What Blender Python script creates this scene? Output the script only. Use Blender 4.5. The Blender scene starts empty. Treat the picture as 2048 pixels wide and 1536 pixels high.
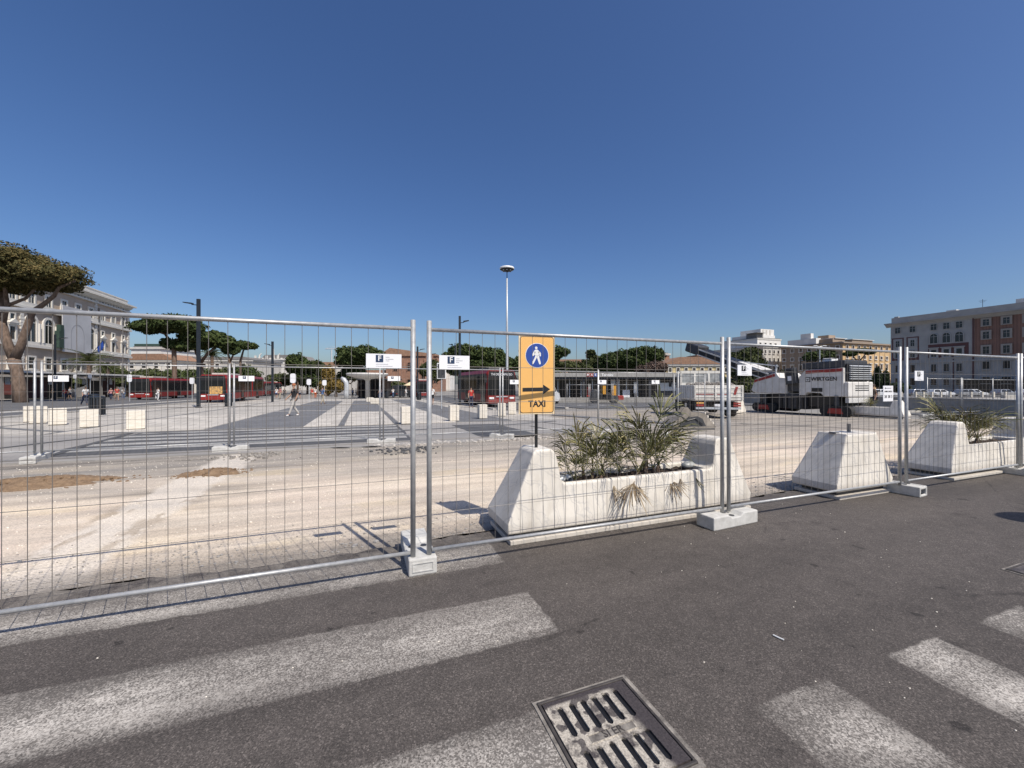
import bpy, bmesh, math, random
import numpy as np
from mathutils import Vector, Matrix
R = random.Random(7)
scn = bpy.context.scene
col = scn.collection
# ---------------------------------------------------------------- camera, sky, sun, exposure
FPX, EYE = 800.0, 1.6
cam = bpy.data.objects.new('camera', bpy.data.cameras.new('camera'))
cam.data.sensor_width = 36; cam.data.lens = FPX/2048*36
cam.data.clip_start = .05; cam.data.clip_end = 6000
cam.location = (0, 0, EYE); cam.rotation_euler = (math.radians(90), 0, 0)
col.objects.link(cam); scn.camera = cam
SUNV = Vector((1.135, -1.295, 2.15)).normalized()
SEL = math.asin(SUNV.z); SAZ = math.atan2(SUNV.x, SUNV.y)
w = bpy.data.worlds.new("World"); scn.world = w; w.use_nodes = True
nt = w.node_tree; nt.nodes.clear()
sky = nt.nodes.new('ShaderNodeTexSky'); sky.sky_type = 'NISHITA'; sky.sun_disc = False
sky.sun_elevation = SEL; sky.sun_rotation = SAZ
sky.altitude = 50; sky.air_density = 1.0; sky.dust_density = 1.9; sky.ozone_density = 5.0
bg = nt.nodes.new('ShaderNodeBackground'); bg.inputs[1].default_value = .108
hs = nt.nodes.new('ShaderNodeHueSaturation'); hs.inputs['Saturation'].default_value = 1.16; hs.inputs['Hue'].default_value = .508
wo = nt.nodes.new('ShaderNodeOutputWorld')
nt.links.new(sky.outputs[0], hs.inputs['Color']); nt.links.new(hs.outputs[0], bg.inputs[0]); nt.links.new(bg.outputs[0], wo.inputs[0])
sl = bpy.data.lights.new('sun', 'SUN'); sl.energy = 4.5; sl.angle = math.radians(.5); sl.color = (1, .935, .845)
so = bpy.data.objects.new('sun', sl); so.rotation_euler = SUNV.to_track_quat('Z', 'Y').to_euler(); so.location = (8, -8, 20)
col.objects.link(so)
vs = scn.view_settings; vs.view_transform = 'Standard'; vs.look = 'None'; vs.exposure = .12; vs.gamma = 1; vs.use_curve_mapping = False
scn.cycles.max_bounces = 6

# ---------------------------------------------------------------- site frame and terrain
V = Vector((.9356, .3531)); U = Vector((-.3531, .9356)); TH = math.atan2(V.y, V.x)
def gz(Y): return 0.0 if Y < 11 else -.0135*(min(Y, 90)-11)
def S(a, b, z=0):                      # site coordinates (a along the fence, b away from it)
    p = V*a+U*b; return Vector((p.x, p.y, gz(p.y)+z))
def G(px, py, z=0):                    # ground point seen at a spot of the photograph
    k = (py-768)/FPX; Y = EYE/k
    if Y > 11: Y = (EYE-.1485)/(k-.0135)
    if Y > 90 or k <= .0136: Y = (EYE+1.0665)/k
    return Vector(((px-1024)/FPX*Y, Y, gz(Y)+z))
def D(px, Y, z=None):                  # ground point in that direction at a known distance
    return Vector(((px-1024)/FPX*Y, Y, gz(Y) if z is None else z))
def ZH(py, Y): return EYE+(768-py)/FPX*Y

# ---------------------------------------------------------------- mesh builder
class MB:
    def __init__(s): s.v = []; s.f = []
    def add(s, vs, fs):
        n = len(s.v); s.v += [tuple(p) for p in vs]; s.f += [tuple(i+n for i in f) for f in fs]; return s
    def box(s, x0, y0, z0, x1, y1, z1):
        v = [(x, y, z) for z in (z0, z1) for x, y in ((x0, y0), (x1, y0), (x1, y1), (x0, y1))]
        return s.add(v, [(3, 2, 1, 0), (4, 5, 6, 7), (0, 1, 5, 4), (1, 2, 6, 5), (2, 3, 7, 6), (3, 0, 4, 7)])
    def frust(s, a, b):                # two quads (4 pts each) a below b
        return s.add(list(a)+list(b), [(3, 2, 1, 0), (4, 5, 6, 7), (0, 1, 5, 4), (1, 2, 6, 5), (2, 3, 7, 6), (3, 0, 4, 7)])
    def prism(s, pts, axis, lo, hi):   # pts: 2-D outline; axis 'x' -> (y,z), 'y' -> (x,z), 'z' -> (x,y)
        def P(p, t): return {'x': (t, p[0], p[1]), 'y': (p[0], t, p[1]), 'z': (p[0], p[1], t)}[axis]
        n = len(pts); v = [P(p, lo) for p in pts]+[P(p, hi) for p in pts]
        return s.add(v, [tuple(range(n))[::-1], tuple(range(n, 2*n))]+[(i, (i+1) % n, n+(i+1) % n, n+i) for i in range(n)])
    def path(s, pts, rad, n=8, cap=True):
        pts = [Vector(p) for p in pts]; m = len(pts)
        if not hasattr(rad, '__len__'): rad = [rad]*m
        vs = []; ref = None
        for i, p in enumerate(pts):
            d = (pts[min(i+1, m-1)]-pts[max(i-1, 0)]).normalized()
            if ref is None:
                ref = Vector((0, 0, 1)) if abs(d.z) < .9 else Vector((1, 0, 0))
            x = d.cross(ref).normalized(); y = x.cross(d).normalized(); ref = y
            for k in range(n):
                t = 2*math.pi*k/n; vs.append(p+(x*math.cos(t)+y*math.sin(t))*rad[i])
        fs = [(i*n+k, i*n+(k+1) % n, (i+1)*n+(k+1) % n, (i+1)*n+k) for i in range(m-1) for k in range(n)]
        if cap: fs += [tuple(range(n))[::-1], tuple(range((m-1)*n, m*n))]
        return s.add(vs, fs)
    def lathe(s, prof, n=16, c=(0, 0, 0)):
        vs = [(c[0]+r*math.cos(2*math.pi*k/n), c[1]+r*math.sin(2*math.pi*k/n), c[2]+z) for r, z in prof for k in range(n)]
        fs = [(i*n+k, i*n+(k+1) % n, (i+1)*n+(k+1) % n, (i+1)*n+k) for i in range(len(prof)-1) for k in range(n)]
        fs += [tuple(range(n))[::-1], tuple(range((len(prof)-1)*n, len(prof)*n))]
        return s.add(vs, fs)
    def ell(s, c, r, n=10, m=7):
        return s.lathe([(max(.001, math.sin(math.pi*i/m))*1.0, -math.cos(math.pi*i/m)) for i in range(m+1)], n).scale_last(n*(m+1), c, r)
    def scale_last(s, k, c, r):
        for i in range(len(s.v)-k, len(s.v)):
            p = s.v[i]; s.v[i] = (c[0]+p[0]*r[0], c[1]+p[1]*r[1], c[2]+p[2]*r[2])
        return s
    def mesh(s, name, m, smooth=False):
        me = bpy.data.meshes.new(name); me.from_pydata(s.v, [], s.f)
        if m: me.materials.append(m)
        if smooth: me.polygons.foreach_set('use_smooth', [True]*len(me.polygons))
        return me
    def build(s, name, m, parent=None, loc=None, rz=0, smooth=False, bevel=0, seg=2):
        me = s.mesh(name, m, smooth)
        bm = bmesh.new(); bm.from_mesh(me); bmesh.ops.recalc_face_normals(bm, faces=bm.faces); bm.to_mesh(me); bm.free()
        return ob(name, me, parent, loc, rz, bevel, seg)
def ob(name, me, parent=None, loc=None, rz=0, bevel=0, seg=2):
    o = bpy.data.objects.new(name, me); col.objects.link(o)
    if loc is not None: o.location = loc
    if rz: o.rotation_euler.z = rz
    if parent: o.parent = parent
    if bevel:
        b = o.modifiers.new('bevel', 'BEVEL'); b.width = bevel; b.segments = seg; b.limit_method = 'ANGLE'; b.angle_limit = math.radians(35)
    return o
def tag(o, label=None, cat=None, group=None, kind=None):
    if label: o['label'] = label
    if cat: o['category'] = cat
    if group: o['group'] = group
    if kind: o['kind'] = kind
    return o
def empty(name, loc, rz=0, label=None, cat=None, group=None):
    o = bpy.data.objects.new(name, None); col.objects.link(o); o.location = loc; o.rotation_euler.z = rz
    o.empty_display_size = .1
    return tag(o, label, cat, group)
def copy_tree(o, parent=None):
    c = o.copy(); col.objects.link(c)
    if parent: c.parent = parent
    for ch in list(o.children): copy_tree(ch, c)
    return c
def clone(o, loc, rz, label, group=None, sc=None):
    c = copy_tree(o); c.location = loc; c.rotation_euler.z = rz; c['label'] = label
    if group: c['group'] = group
    if sc: c.scale = (sc, sc, sc)
    return c
def text(s, size, m, parent, loc, rot=(math.pi/2, 0, 0), name='lettering', ext=.002, align='CENTER', sx=1, bold=0):
    cu = bpy.data.curves.new('t', 'FONT'); cu.body = s; cu.size = size; cu.extrude = ext; cu.align_x = align; cu.align_y = 'CENTER'; cu.offset = bold; cu.resolution_u = 2
    t = bpy.data.objects.new('t', cu); col.objects.link(t)
    bpy.context.view_layer.update()
    me = bpy.data.meshes.new_from_object(t.evaluated_get(bpy.context.evaluated_depsgraph_get()))
    bpy.data.objects.remove(t); me.materials.clear(); me.materials.append(m)
    o = ob(name, me, parent, loc); o.rotation_euler = rot; o.scale = (sx, 1, 1)
    return o

# ---------------------------------------------------------------- materials
def srgb(r, g, b):
    f = lambda c: (c/255/12.92 if c/255 <= .04045 else ((c/255+.055)/1.055)**2.4)
    return (f(r), f(g), f(b))
class N:
    def __init__(s, name):
        s.m = bpy.data.materials.new(name); s.m.use_nodes = True; s.t = s.m.node_tree; s.b = s.t.nodes['Principled BSDF']
        s.tc = s.t.nodes.new('ShaderNodeTexCoord')
    def n(s, ty, **kw):
        o = s.t.nodes.new(ty)
        for k, v in kw.items():
            if k[0] == 'i': o.inputs[int(k[1:])].default_value = v
            else: setattr(o, k, v)
        return o
    def l(s, a, b): s.t.links.new(a, b)
    def mapping(s, src='Object', scale=(1, 1, 1), rot=0, loc=(0, 0, 0)):
        o = s.n('ShaderNodeMapping'); o.vector_type = 'TEXTURE' if False else 'POINT'
        # rotate into the site frame first, then scale
        r = s.n('ShaderNodeVectorRotate', rotation_type='Z_AXIS'); r.inputs['Angle'].default_value = -rot
        s.l(s.tc.outputs[src], r.inputs['Vector']); s.l(r.outputs[0], o.inputs[0])
        o.inputs['Scale'].default_value = scale; o.inputs['Location'].default_value = loc
        return o.outputs[0]
    def noise(s, vec, scale, detail=4, rough=.55, dist=0):
        o = s.n('ShaderNodeTexNoise'); s.l(vec, o.inputs['Vector']); o.inputs['Scale'].default_value = scale
        o.inputs['Detail'].default_value = detail; o.inputs['Roughness'].default_value = rough; o.inputs['Distortion'].default_value = dist
        return o.outputs['Fac']
    def ramp(s, fac, stops):
        o = s.n('ShaderNodeValToRGB'); s.l(fac, o.inputs[0]); e = o.color_ramp.elements
        while len(e) < len(stops): e.new(.5)
        for i, (p, c) in enumerate(stops):
            e[i].position = p; e[i].color = (c if hasattr(c, '__len__') else (c, c, c)) + ((1,) if not hasattr(c, '__len__') or len(c) == 3 else ())
        return o.outputs[0]
    def mix(s, fac, a, b, mode='MIX'):
        o = s.n('ShaderNodeMix', data_type='RGBA', blend_type=mode)
        for v, i in ((fac, 0), (a, 6), (b, 7)):
            if hasattr(v, 'is_linked') or hasattr(v, 'links'): s.l(v, o.inputs[i])
            else: o.inputs[i].default_value = v if i == 0 else tuple(v)+(1,)
        return o.outputs[2]
    def math(s, op, a, b=0, c=None):
        o = s.n('ShaderNodeMath', operation=op)
        for i, v in enumerate((a, b) if c is None else (a, b, c)):
            if hasattr(v, 'links'): s.l(v, o.inputs[i])
            else: o.inputs[i].default_value = v
        return o.outputs[0]
    def bump(s, h, strength=.3, dist=.01):
        o = s.n('ShaderNodeBump'); s.l(h, o.inputs['Height']); o.inputs['Strength'].default_value = strength; o.inputs['Distance'].default_value = dist
        s.l(o.outputs[0], s.b.inputs['Normal'])
    def fin(s, colr, rough=.8, metal=0, spec=None):
        if hasattr(colr, 'links'): s.l(colr, s.b.inputs['Base Color'])
        else: s.b.inputs['Base Color'].default_value = tuple(colr)+(1,)
        if hasattr(rough, 'links'): s.l(rough, s.b.inputs['Roughness'])
        else: s.b.inputs['Roughness'].default_value = rough
        s.b.inputs['Metallic'].default_value = metal
        if spec is not None: s.b.inputs['Specular IOR Level'].default_value = spec
        return s.m
def pm(name, c1, c2=None, scale=3, rough=.7, metal=0, bump=.15, bd=.005, stretch=(1, 1, 1), spec=None, objrand=0, src='Object', detail=5):
    q = N(name)
    if c2 is None: c2 = tuple(c*.75 for c in c1)
    vec = q.mapping(src, stretch)
    f = q.noise(vec, scale, detail, .6)
    c = q.ramp(f, [(.3, c2), (.68, c1)])
    if objrand:
        oi = q.n('ShaderNodeObjectInfo'); h = q.n('ShaderNodeHueSaturation')
        q.l(q.math('MULTIPLY_ADD', oi.outputs['Random'], objrand*2, 1-objrand), h.inputs['Value']); q.l(c, h.inputs['Color']); c = h.outputs[0]
    if bump: q.bump(q.noise(vec, scale*6, 4, .6), bump, bd)
    return q.fin(c, rough, metal, spec)
# metals, paints
M = {}
M['galv'] = pm('galvanised_steel', (.46, .46, .45), (.33, .335, .34), 25, .45, .4, .05, .001)
M['wire'] = pm('fence_wire', (.22, .20, .18), (.15, .14, .13), 9, .55, .3, 0)
M['dark_metal'] = pm('dark_painted_metal', (.028, .034, .042), (.02, .024, .03), 5, .45, .2, 0)
M['black'] = pm('black_plastic', (.012, .012, .013), None, 5, .45, 0, 0)
M['rubber'] = pm('rubber', (.018, .018, .018), (.035, .033, .03), 8, .85, 0, .2)
M['white'] = pm('white_paint', (.78, .78, .77), (.70, .70, .68), 4, .45, 0, 0)
M['paper'] = pm('white_board', (.82, .82, .83), (.76, .76, .77), 4, .55, 0, 0)
M['blue'] = pm('sign_blue', (.02, .065, .32), (.018, .06, .28), 4, .45, 0, 0)
M['navy'] = pm('navy_print', (.015, .04, .10), None, 4, .5, 0, 0)
M['grey_print'] = pm('grey_print', (.42, .43, .46), None, 4, .6, 0, 0)
M['ink'] = pm('black_ink', (.015, .015, .017), None, 4, .5, 0, 0)
M['orange'] = pm('sign_orange', (.82, .46, .14), (.79, .44, .13), 3, .5, 0, 0)
M['cream'] = pm('sign_margin', (.82, .66, .42), (.78, .6, .36), 3, .5, 0, 0)
M['red'] = pm('bus_red_paint', (.24, .014, .010), (.18, .012, .009), 2, .45, 0, 0)
M['red2'] = pm('machine_red', (.38, .03, .02), (.22, .025, .02), 6, .5, 0, 0)
M['glass'] = pm('dark_glass', (.014, .016, .018), (.008, .009, .011), 1.5, .12, 0, 0, spec=.3)
M['pane'] = pm('window_pane', (.030, .033, .036), (.012, .013, .014), .5, .15, 0, 0, src='Object', objrand=.4)
M['shutter'] = pm('brown_shutter', (.07, .045, .03), (.05, .032, .02), 6, .7, 0, .1, stretch=(1, 1, 8))
M['yellow'] = pm('machine_yellow', (.70, .34, .03), (.55, .26, .03), 4, .45, 0, 0)
M['hivis'] = pm('hivis_yellow', (.62, .75, .10), None, 4, .7, 0, 0)
M['mgrey'] = pm('machine_grey', (.07, .072, .078), (.04, .042, .046), 5, .5, .2, .05)
M['mwhite'] = pm('machine_white', (.72, .70, .66), (.56, .54, .50), 2.5, .5, 0, .05)
M['twhite'] = pm('dirty_truck_white', (.78, .76, .70), (.56, .53, .47), 3, .6, 0, .1, stretch=(1, 1, .4))
M['screen'] = pm('dusty_window', (.42, .43, .42), (.18, .19, .19), 5, .35, 0, 0)
M['rust'] = pm('dusty_steel', (.36, .32, .27), (.17, .15, .125), 2.2, .6, .1, .12, .004)
M['rubble'] = pm('rubble', (.42, .39, .35), (.2, .18, .16), 10, .95, 0, .5, .01, objrand=.3)
M['bark'] = pm('pine_bark', (.22, .155, .115), (.085, .058, .042), 5, .95, 0, .8, .05, stretch=(1, 1, .35))
M['soil'] = pm('dark_soil', (.075, .05, .033), (.03, .02, .014), 18, 1, 0, .9, .02)
M['dirt'] = pm('dirt_pile', (.30, .205, .125), (.17, .11, .065), 14, 1, 0, .9, .02)
M['lampgrey'] = pm('pale_pole', (.55, .57, .58), (.48, .5, .51), 5, .45, .3, 0)
def plain(name, c, r=.8, v=.12): return pm(name, c, tuple(x*(1-v*2) for x in c), 9, r, 0, .1, .004)
def leafmat(name, c1, c2, c3):
    q = N(name); g = q.n('ShaderNodeNewGeometry')
    f = q.noise(q.mapping('Object'), .9, 3); r = q.math('ADD', q.math('MULTIPLY', g.outputs['Random Per Island'], .55), q.math('MULTIPLY', f, .5))
    c = q.ramp(r, [(.2, c1), (.5, c2), (.85, c3)])
    m = q.fin(c, .75, 0, .2)
    q.b.inputs['Subsurface Weight'].default_value = 0
    return m
M['pine'] = leafmat('pine_needles', (.020, .032, .010), (.042, .062, .018), (.085, .105, .032))
M['pinebig'] = leafmat('dry_pine_needles', (.038, .040, .015), (.082, .074, .026), (.155, .112, .042))
M['olive'] = leafmat('broadleaf', (.022, .033, .012), (.05, .062, .022), (.09, .10, .035))
M['autumn'] = leafmat('yellowing_leaves', (.08, .06, .02), (.17, .12, .03), (.26, .17, .05))
M['cypress'] = leafmat('cypress', (.012, .022, .010), (.025, .040, .016), (.045, .06, .025))
M['purple'] = leafmat('dry_foliage', (.05, .035, .03), (.10, .07, .055), (.17, .12, .10))
def frondmat(name, c1, c2, c3):
    q = N(name); g = q.n('ShaderNodeNewGeometry'); oi = q.n('ShaderNodeObjectInfo')
    r = q.math('ADD', q.math('MULTIPLY', g.outputs['Random Per Island'], .5), q.math('MULTIPLY', oi.outputs['Random'], .5))
    return q.fin(q.ramp(r, [(.15, c1), (.55, c2), (.9, c3)]), .55, 0, .35)
M['frond'] = frondmat('palm_frond', (.05, .055, .02), (.14, .14, .05), (.40, .33, .15))
M['dryfrond'] = frondmat('dry_frond', (.14, .10, .06), (.24, .18, .11), (.36, .29, .19))

def marble():
    q = N('white_marble'); v = q.mapping('Object', (1, 1, 1))
    n1 = q.noise(v, 2.2, 6, .65, .6)
    wv = q.n('ShaderNodeTexWave', wave_type='BANDS', bands_direction='DIAGONAL'); q.l(v, wv.inputs['Vector'])
    wv.inputs['Scale'].default_value = 2.2; wv.inputs['Distortion'].default_value = 9; wv.inputs['Detail'].default_value = 4; wv.inputs['Detail Scale'].default_value = 1.3
    vein = q.ramp(wv.outputs['Fac'], [(.0, .0), (.10, .75), (.2, 0.)])
    base = q.ramp(n1, [(.3, (.58, .54, .475)), (.6, (.75, .70, .615))])
    c = q.mix(q.math('MULTIPLY', vein, .62), base, (.40, .39, .38))
    d = q.ramp(q.noise(q.mapping('Object', (1, 1, .25)), 7, 5, .7), [(.50, 0.), (.72, .55)])
    c = q.mix(d, c, (.50, .45, .37))
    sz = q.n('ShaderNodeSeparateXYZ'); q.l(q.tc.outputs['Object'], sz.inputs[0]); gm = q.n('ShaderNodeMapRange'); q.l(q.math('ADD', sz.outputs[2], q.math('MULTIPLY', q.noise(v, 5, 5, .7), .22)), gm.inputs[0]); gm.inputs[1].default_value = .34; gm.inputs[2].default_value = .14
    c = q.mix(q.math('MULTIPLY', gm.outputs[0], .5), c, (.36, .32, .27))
    chip = q.ramp(q.noise(v, 11, 3, .6, .3), [(.68, 0.), (.71, .5)]); c = q.mix(chip, c, (.40, .36, .31))
    q.bump(q.noise(v, 60, 4), .18, .003)
    return q.fin(c, .6)
def travertine(n='travertine'):
    q = N(n); oi = q.n('ShaderNodeObjectInfo'); v = q.mapping('Object', (1, 1, 3))
    c = q.ramp(q.noise(v, 4, 5, .65), [(.3, (.58, .52, .42)), (.65, (.74, .69, .60))])
    hole = q.ramp(q.noise(q.mapping('Object', (1, 1, 2)), 22, 3, .7), [(.64, 0.), (.72, 1.)])
    c = q.mix(q.math('MULTIPLY', hole, .6), c, (.30, .23, .15))
    q.bump(q.noise(v, 30, 4), .4, .01)
    return q.fin(c, .75)
M['marble'] = marble(); M['trav'] = travertine()
M['block'] = pm('concrete_foot', (.56, .55, .52), (.42, .41, .38), 14, .9, 0, .5, .006)
M['concrete'] = pm('concrete', (.34, .33, .31), (.24, .235, .22), 3, .9, 0, .3, .01)

def road_mat():
    q = N('asphalt'); P = q.tc.outputs['Object']
    v = q.mapping('Object')
    sp = q.n('ShaderNodeTexVoronoi'); q.l(v, sp.inputs['Vector']); sp.inputs['Scale'].default_value = 140
    cs = q.n('ShaderNodeSeparateColor'); q.l(sp.outputs['Color'], cs.inputs[0]); cell = cs.outputs[0]
    agg = q.mix(.5, q.ramp(cell, [(.0, .032), (.5, .07), (.85, .11), (1., .22)]), q.ramp(q.noise(v, 150, 3, .6), [(.34, .03), (.48, .065), (.60, .10), (.70, .22)]))
    big = q.ramp(q.noise(q.mapping('Object', (.35, 1.3, 1), TH), .8, 6, .65, .6), [(.3, .74), (.5, .98), (.7, 1.2)])
    med = q.ramp(q.noise(v, 6, 6, .65), [(.3, .85), (.7, 1.12)])
    c = q.mix(1, agg, big, 'MULTIPLY'); c = q.mix(1, c, med, 'MULTIPLY')
    c = q.mix(1, c, (1.10, .955, .85), 'MULTIPLY')
    spots = q.ramp(q.noise(v, 5.5, 2, .4), [(.70, 1.), (.74, .5)])
    c = q.mix(1, c, spots, 'MULTIPLY')
    oil = q.ramp(q.noise(v, 2.1, 5, .6), [(.62, 1.), (.72, .72)]); c = q.mix(1, c, oil, 'MULTIPLY')
    vc = q.n('ShaderNodeTexVoronoi', feature='DISTANCE_TO_EDGE'); q.l(q.mapping('Object', (.5, .8, 1), .5), vc.inputs['Vector']); vc.inputs['Scale'].default_value = .42
    wn = q.noise(v, 5, 5, .7); ck = q.ramp(q.math('ADD', vc.outputs[0], q.math('MULTIPLY_ADD', wn, .03, -.015)), [(.0, .55), (.004, 1.)])
    c = q.mix(q.ramp(q.noise(v, .5, 2), [(.52, 0.), (.58, .8)]), c, q.mix(1, c, ck, 'MULTIPLY'))
    # worn paint of the zebra crossings, in site coordinates (a, b)
    rt = q.n('ShaderNodeVectorRotate', rotation_type='Z_AXIS'); rt.inputs['Angle'].default_value = -TH; q.l(P, rt.inputs['Vector'])
    wob = q.n('ShaderNodeTexNoise'); q.l(P, wob.inputs['Vector']); wob.inputs['Scale'].default_value = 9; wob.inputs['Detail'].default_value = 4
    sx = q.n('ShaderNodeSeparateXYZ'); q.l(rt.outputs[0], sx.inputs[0])
    wv = q.math('MULTIPLY_ADD', wob.outputs['Fac'], .05, -.025)
    a = q.math('ADD', sx.outputs[0], wv); b = q.math('ADD', sx.outputs[1], wv)
    def band(x, lo, hi, s=.02):
        m1 = q.n('ShaderNodeMapRange'); m1.interpolation_type = 'SMOOTHSTEP'; q.l(x, m1.inputs[0]); m1.inputs[1].default_value = lo-s; m1.inputs[2].default_value = lo+s
        m2 = q.n('ShaderNodeMapRange'); m2.interpolation_type = 'SMOOTHSTEP'; q.l(x, m2.inputs[0]); m2.inputs[1].default_value = hi-s; m2.inputs[2].default_value = hi+s; m2.inputs[3].default_value = 1; m2.inputs[4].default_value = 0
        return q.math('MULTIPLY', m1.outputs[0], m2.outputs[0])
    def rect(a0, a1, b0, b1):
        cx = band(b, b0+.06, b1-.10, .13) if a0 < 0 else band(a, a0+.10, a1-.08, .13)
        return q.math('MULTIPLY', q.math('MULTIPLY', band(a, a0, a1, .012), band(b, b0, b1, .012)), q.math('MULTIPLY_ADD', cx, .62, .38))
    rs = [(-14, 1.2, 2.31, 2.84), (-14, 1.2, 3.38, 3.92), (-14, 1.2, 1.26, 1.79), (-14, 1.2, .2, .74),
          (1.82, 2.36, -7, 1.43), (2.9, 3.4, -7, 1.42), (3.88, 4.45, -7, 1.41), (4.95, 5.5, -7, 1.40), (6.0, 6.5, -7, 1.40)]
    m = None
    for r_ in rs:
        x = rect(*r_); m = x if m is None else q.math('MAXIMUM', m, x)
    # a wheel-worn core strip keeps more paint; wear breaks it up over the aggregate
    wear = q.noise(v, 95, 3, .7); worn = q.noise(q.mapping('Object', (.4, 1.9, 1), TH, (0, .35, 0)), 1.35, 5, .68)
    th = q.math('ADD', q.math('MULTIPLY', worn, 1.25), q.math('MULTIPLY_ADD', wear, .5, q.math('MULTIPLY', cell, .38)))
    keep = q.n('ShaderNodeMapRange'); q.l(th, keep.inputs[0]); keep.inputs[1].default_value = .98; keep.inputs[2].default_value = 1.36
    pat = q.ramp(q.noise(q.mapping('Object', (.5, 1, 1), TH, (4, 1, 0)), 1.1, 5, .65, .5), [(.36, .35), (.62, 1.)])
    film = q.math('MULTIPLY', q.math('MULTIPLY', m, pat), q.math('MULTIPLY_ADD', keep.outputs[0], .95, .20))
    paint = q.ramp(q.noise(v, 20, 4), [(.3, (.42, .385, .34)), (.7, (.60, .56, .50))])
    c = q.mix(film, c, paint)
    # dust near the fence
    dust = q.n('ShaderNodeMapRange'); q.l(sx.outputs[1], dust.inputs[0]); dust.inputs[1].default_value = 3.3; dust.inputs[2].default_value = 4.5
    lf = q.n('ShaderNodeMapRange'); q.l(sx.outputs[0], lf.inputs[0]); lf.inputs[1].default_value = 1.6; lf.inputs[2].default_value = .4
    dn = q.ramp(q.noise(v, 3.3, 6, .75), [(.42, 0.), (.7, .75)])
    df = q.math('MULTIPLY', q.math('MULTIPLY', dust.outputs[0], dn), q.math('MULTIPLY_ADD', lf.outputs[0], .85, .15))
    c = q.mix(df, c, (.42, .38, .32))
    q.bump(q.noise(v, 170, 2), .5, .003)
    return q.fin(c, .82, 0, .35)
def milled_mat():
    q = N('milled_ground'); v = q.mapping('Object')
    rt = q.n('ShaderNodeVectorRotate', rotation_type='Z_AXIS'); rt.inputs['Angle'].default_value = -TH; q.l(q.tc.outputs['Object'], rt.inputs['Vector'])
    sx = q.n('ShaderNodeSeparateXYZ'); q.l(rt.outputs[0], sx.inputs[0]); A, B = sx.outputs[0], sx.outputs[1]
    st = q.noise(q.mapping('Object', (.10, 1, 1), TH), 2.6, 6, .62, .3)
    st2 = q.noise(q.mapping('Object', (.05, 1, 1), TH), 9, 4, .6)
    blot = q.noise(v, .45, 4, .55)
    c = q.ramp(st, [(.30, (.30, .26, .215)), (.42, (.51, .43, .34)), (.55, (.65, .555, .44)), (.72, (.73, .64, .525))])
    c = q.mix(q.ramp(blot, [(.45, 0.), (.62, .6)]), c, (.66, .55, .45))
    c = q.mix(q.ramp(q.noise(q.mapping('Object', (.3, 1.5, 1), TH, (7, 2, 0)), .9, 6, .7, .4), [(.48, 0.), (.62, .5)]), c, (.36, .325, .285))
    # sand-yellow patches
    yl = q.ramp(q.noise(q.mapping('Object', (.5, 1.3, 1), TH), .62, 5, .6, .4), [(.55, 0.), (.66, .55)])
    c = q.mix(yl, c, (.74, .59, .37))
    # greyer, asphalt-dusted ground towards the back and towards the right
    far = q.n('ShaderNodeMapRange'); q.l(B, far.inputs[0]); far.inputs[1].default_value = 7.0; far.inputs[2].default_value = 9.8
    rgt = q.n('ShaderNodeMapRange'); q.l(q.math('SUBTRACT', A, B), rgt.inputs[0]); rgt.inputs[1].default_value = 0; rgt.inputs[2].default_value = 4; rgt.inputs[3].default_value = 1.; rgt.inputs[4].default_value = .95
    g = q.math('MULTIPLY', q.math('MULTIPLY', far.outputs[0], rgt.outputs[0]), q.ramp(st, [(.25, 1.), (.7, .6)]))
    c = q.mix(g, c, (.235, .22, .20))
    dk = q.ramp(q.noise(q.mapping('Object', (.13, 1.2, 1), TH, (3, 1, 0)), 1.5, 5, .65, .5), [(.55, 0.), (.63, .7)])
    dk = q.math('MULTIPLY', dk, q.math('MULTIPLY_ADD', far.outputs[0], .85, .08))
    c = q.mix(dk, c, (.085, .078, .07))
    # pale trench repair with damp edges
    ww = q.math('MULTIPLY_ADD', q.noise(v, 1.6, 4, .6), .5, -.25); a2 = q.math('ADD', A, ww)
    def win(x, lo, hi, s):
        m1 = q.n('ShaderNodeMapRange'); q.l(x, m1.inputs[0]); m1.inputs[1].default_value = lo-s; m1.inputs[2].default_value = lo+s
        m2 = q.n('ShaderNodeMapRange'); q.l(x, m2.inputs[0]); m2.inputs[1].default_value = hi-s; m2.inputs[2].default_value = hi+s; m2.inputs[3].default_value = 1; m2.inputs[4].default_value = 0
        return q.math('MULTIPLY', m1.outputs[0], m2.outputs[0])
    c = q.mix(q.math('MULTIPLY', win(a2, -2.95, -2.2, .06), .6), c, (.68, .62, .54))
    wet = q.ramp(q.noise(q.mapping('Object', (1, .5, 1), TH), 3.5, 4, .6), [(.50, 0.), (.56, .5)])
    edge = q.math('MAXIMUM', win(a2, -3.02, -2.80, .05), win(a2, -2.45, -2.18, .05))
    edge = q.math('MULTIPLY', edge, win(B, 4.9, 7.4, .5))
    c = q.mix(q.math('MULTIPLY', edge, wet), c, (.27, .20, .13))
    # dark line of the saw cut and asphalt crumbs along the road's edge
    nr = q.n('ShaderNodeMapRange'); q.l(q.math('ADD', B, q.math('MULTIPLY_ADD', q.noise(v, 2.2, 5, .7), .5, -.25)), nr.inputs[0]); nr.inputs[1].default_value = 4.75; nr.inputs[2].default_value = 4.25
    c = q.mix(q.math('MULTIPLY', nr.outputs[0], .8), c, (.17, .155, .14))
    gr = q.ramp(q.noise(v, 70, 4, .7), [(.3, .62), (.5, 1.), (.72, 1.3)])
    c = q.mix(1, c, gr, 'MULTIPLY')
    pe = q.ramp(q.noise(v, 22, 3, .6), [(.25, .55), (.34, 1.)])
    c = q.mix(1, c, pe, 'MULTIPLY')
    h = q.math('ADD', q.noise(v, 40, 4, .7), q.math('MULTIPLY', st2, .9))
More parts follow.
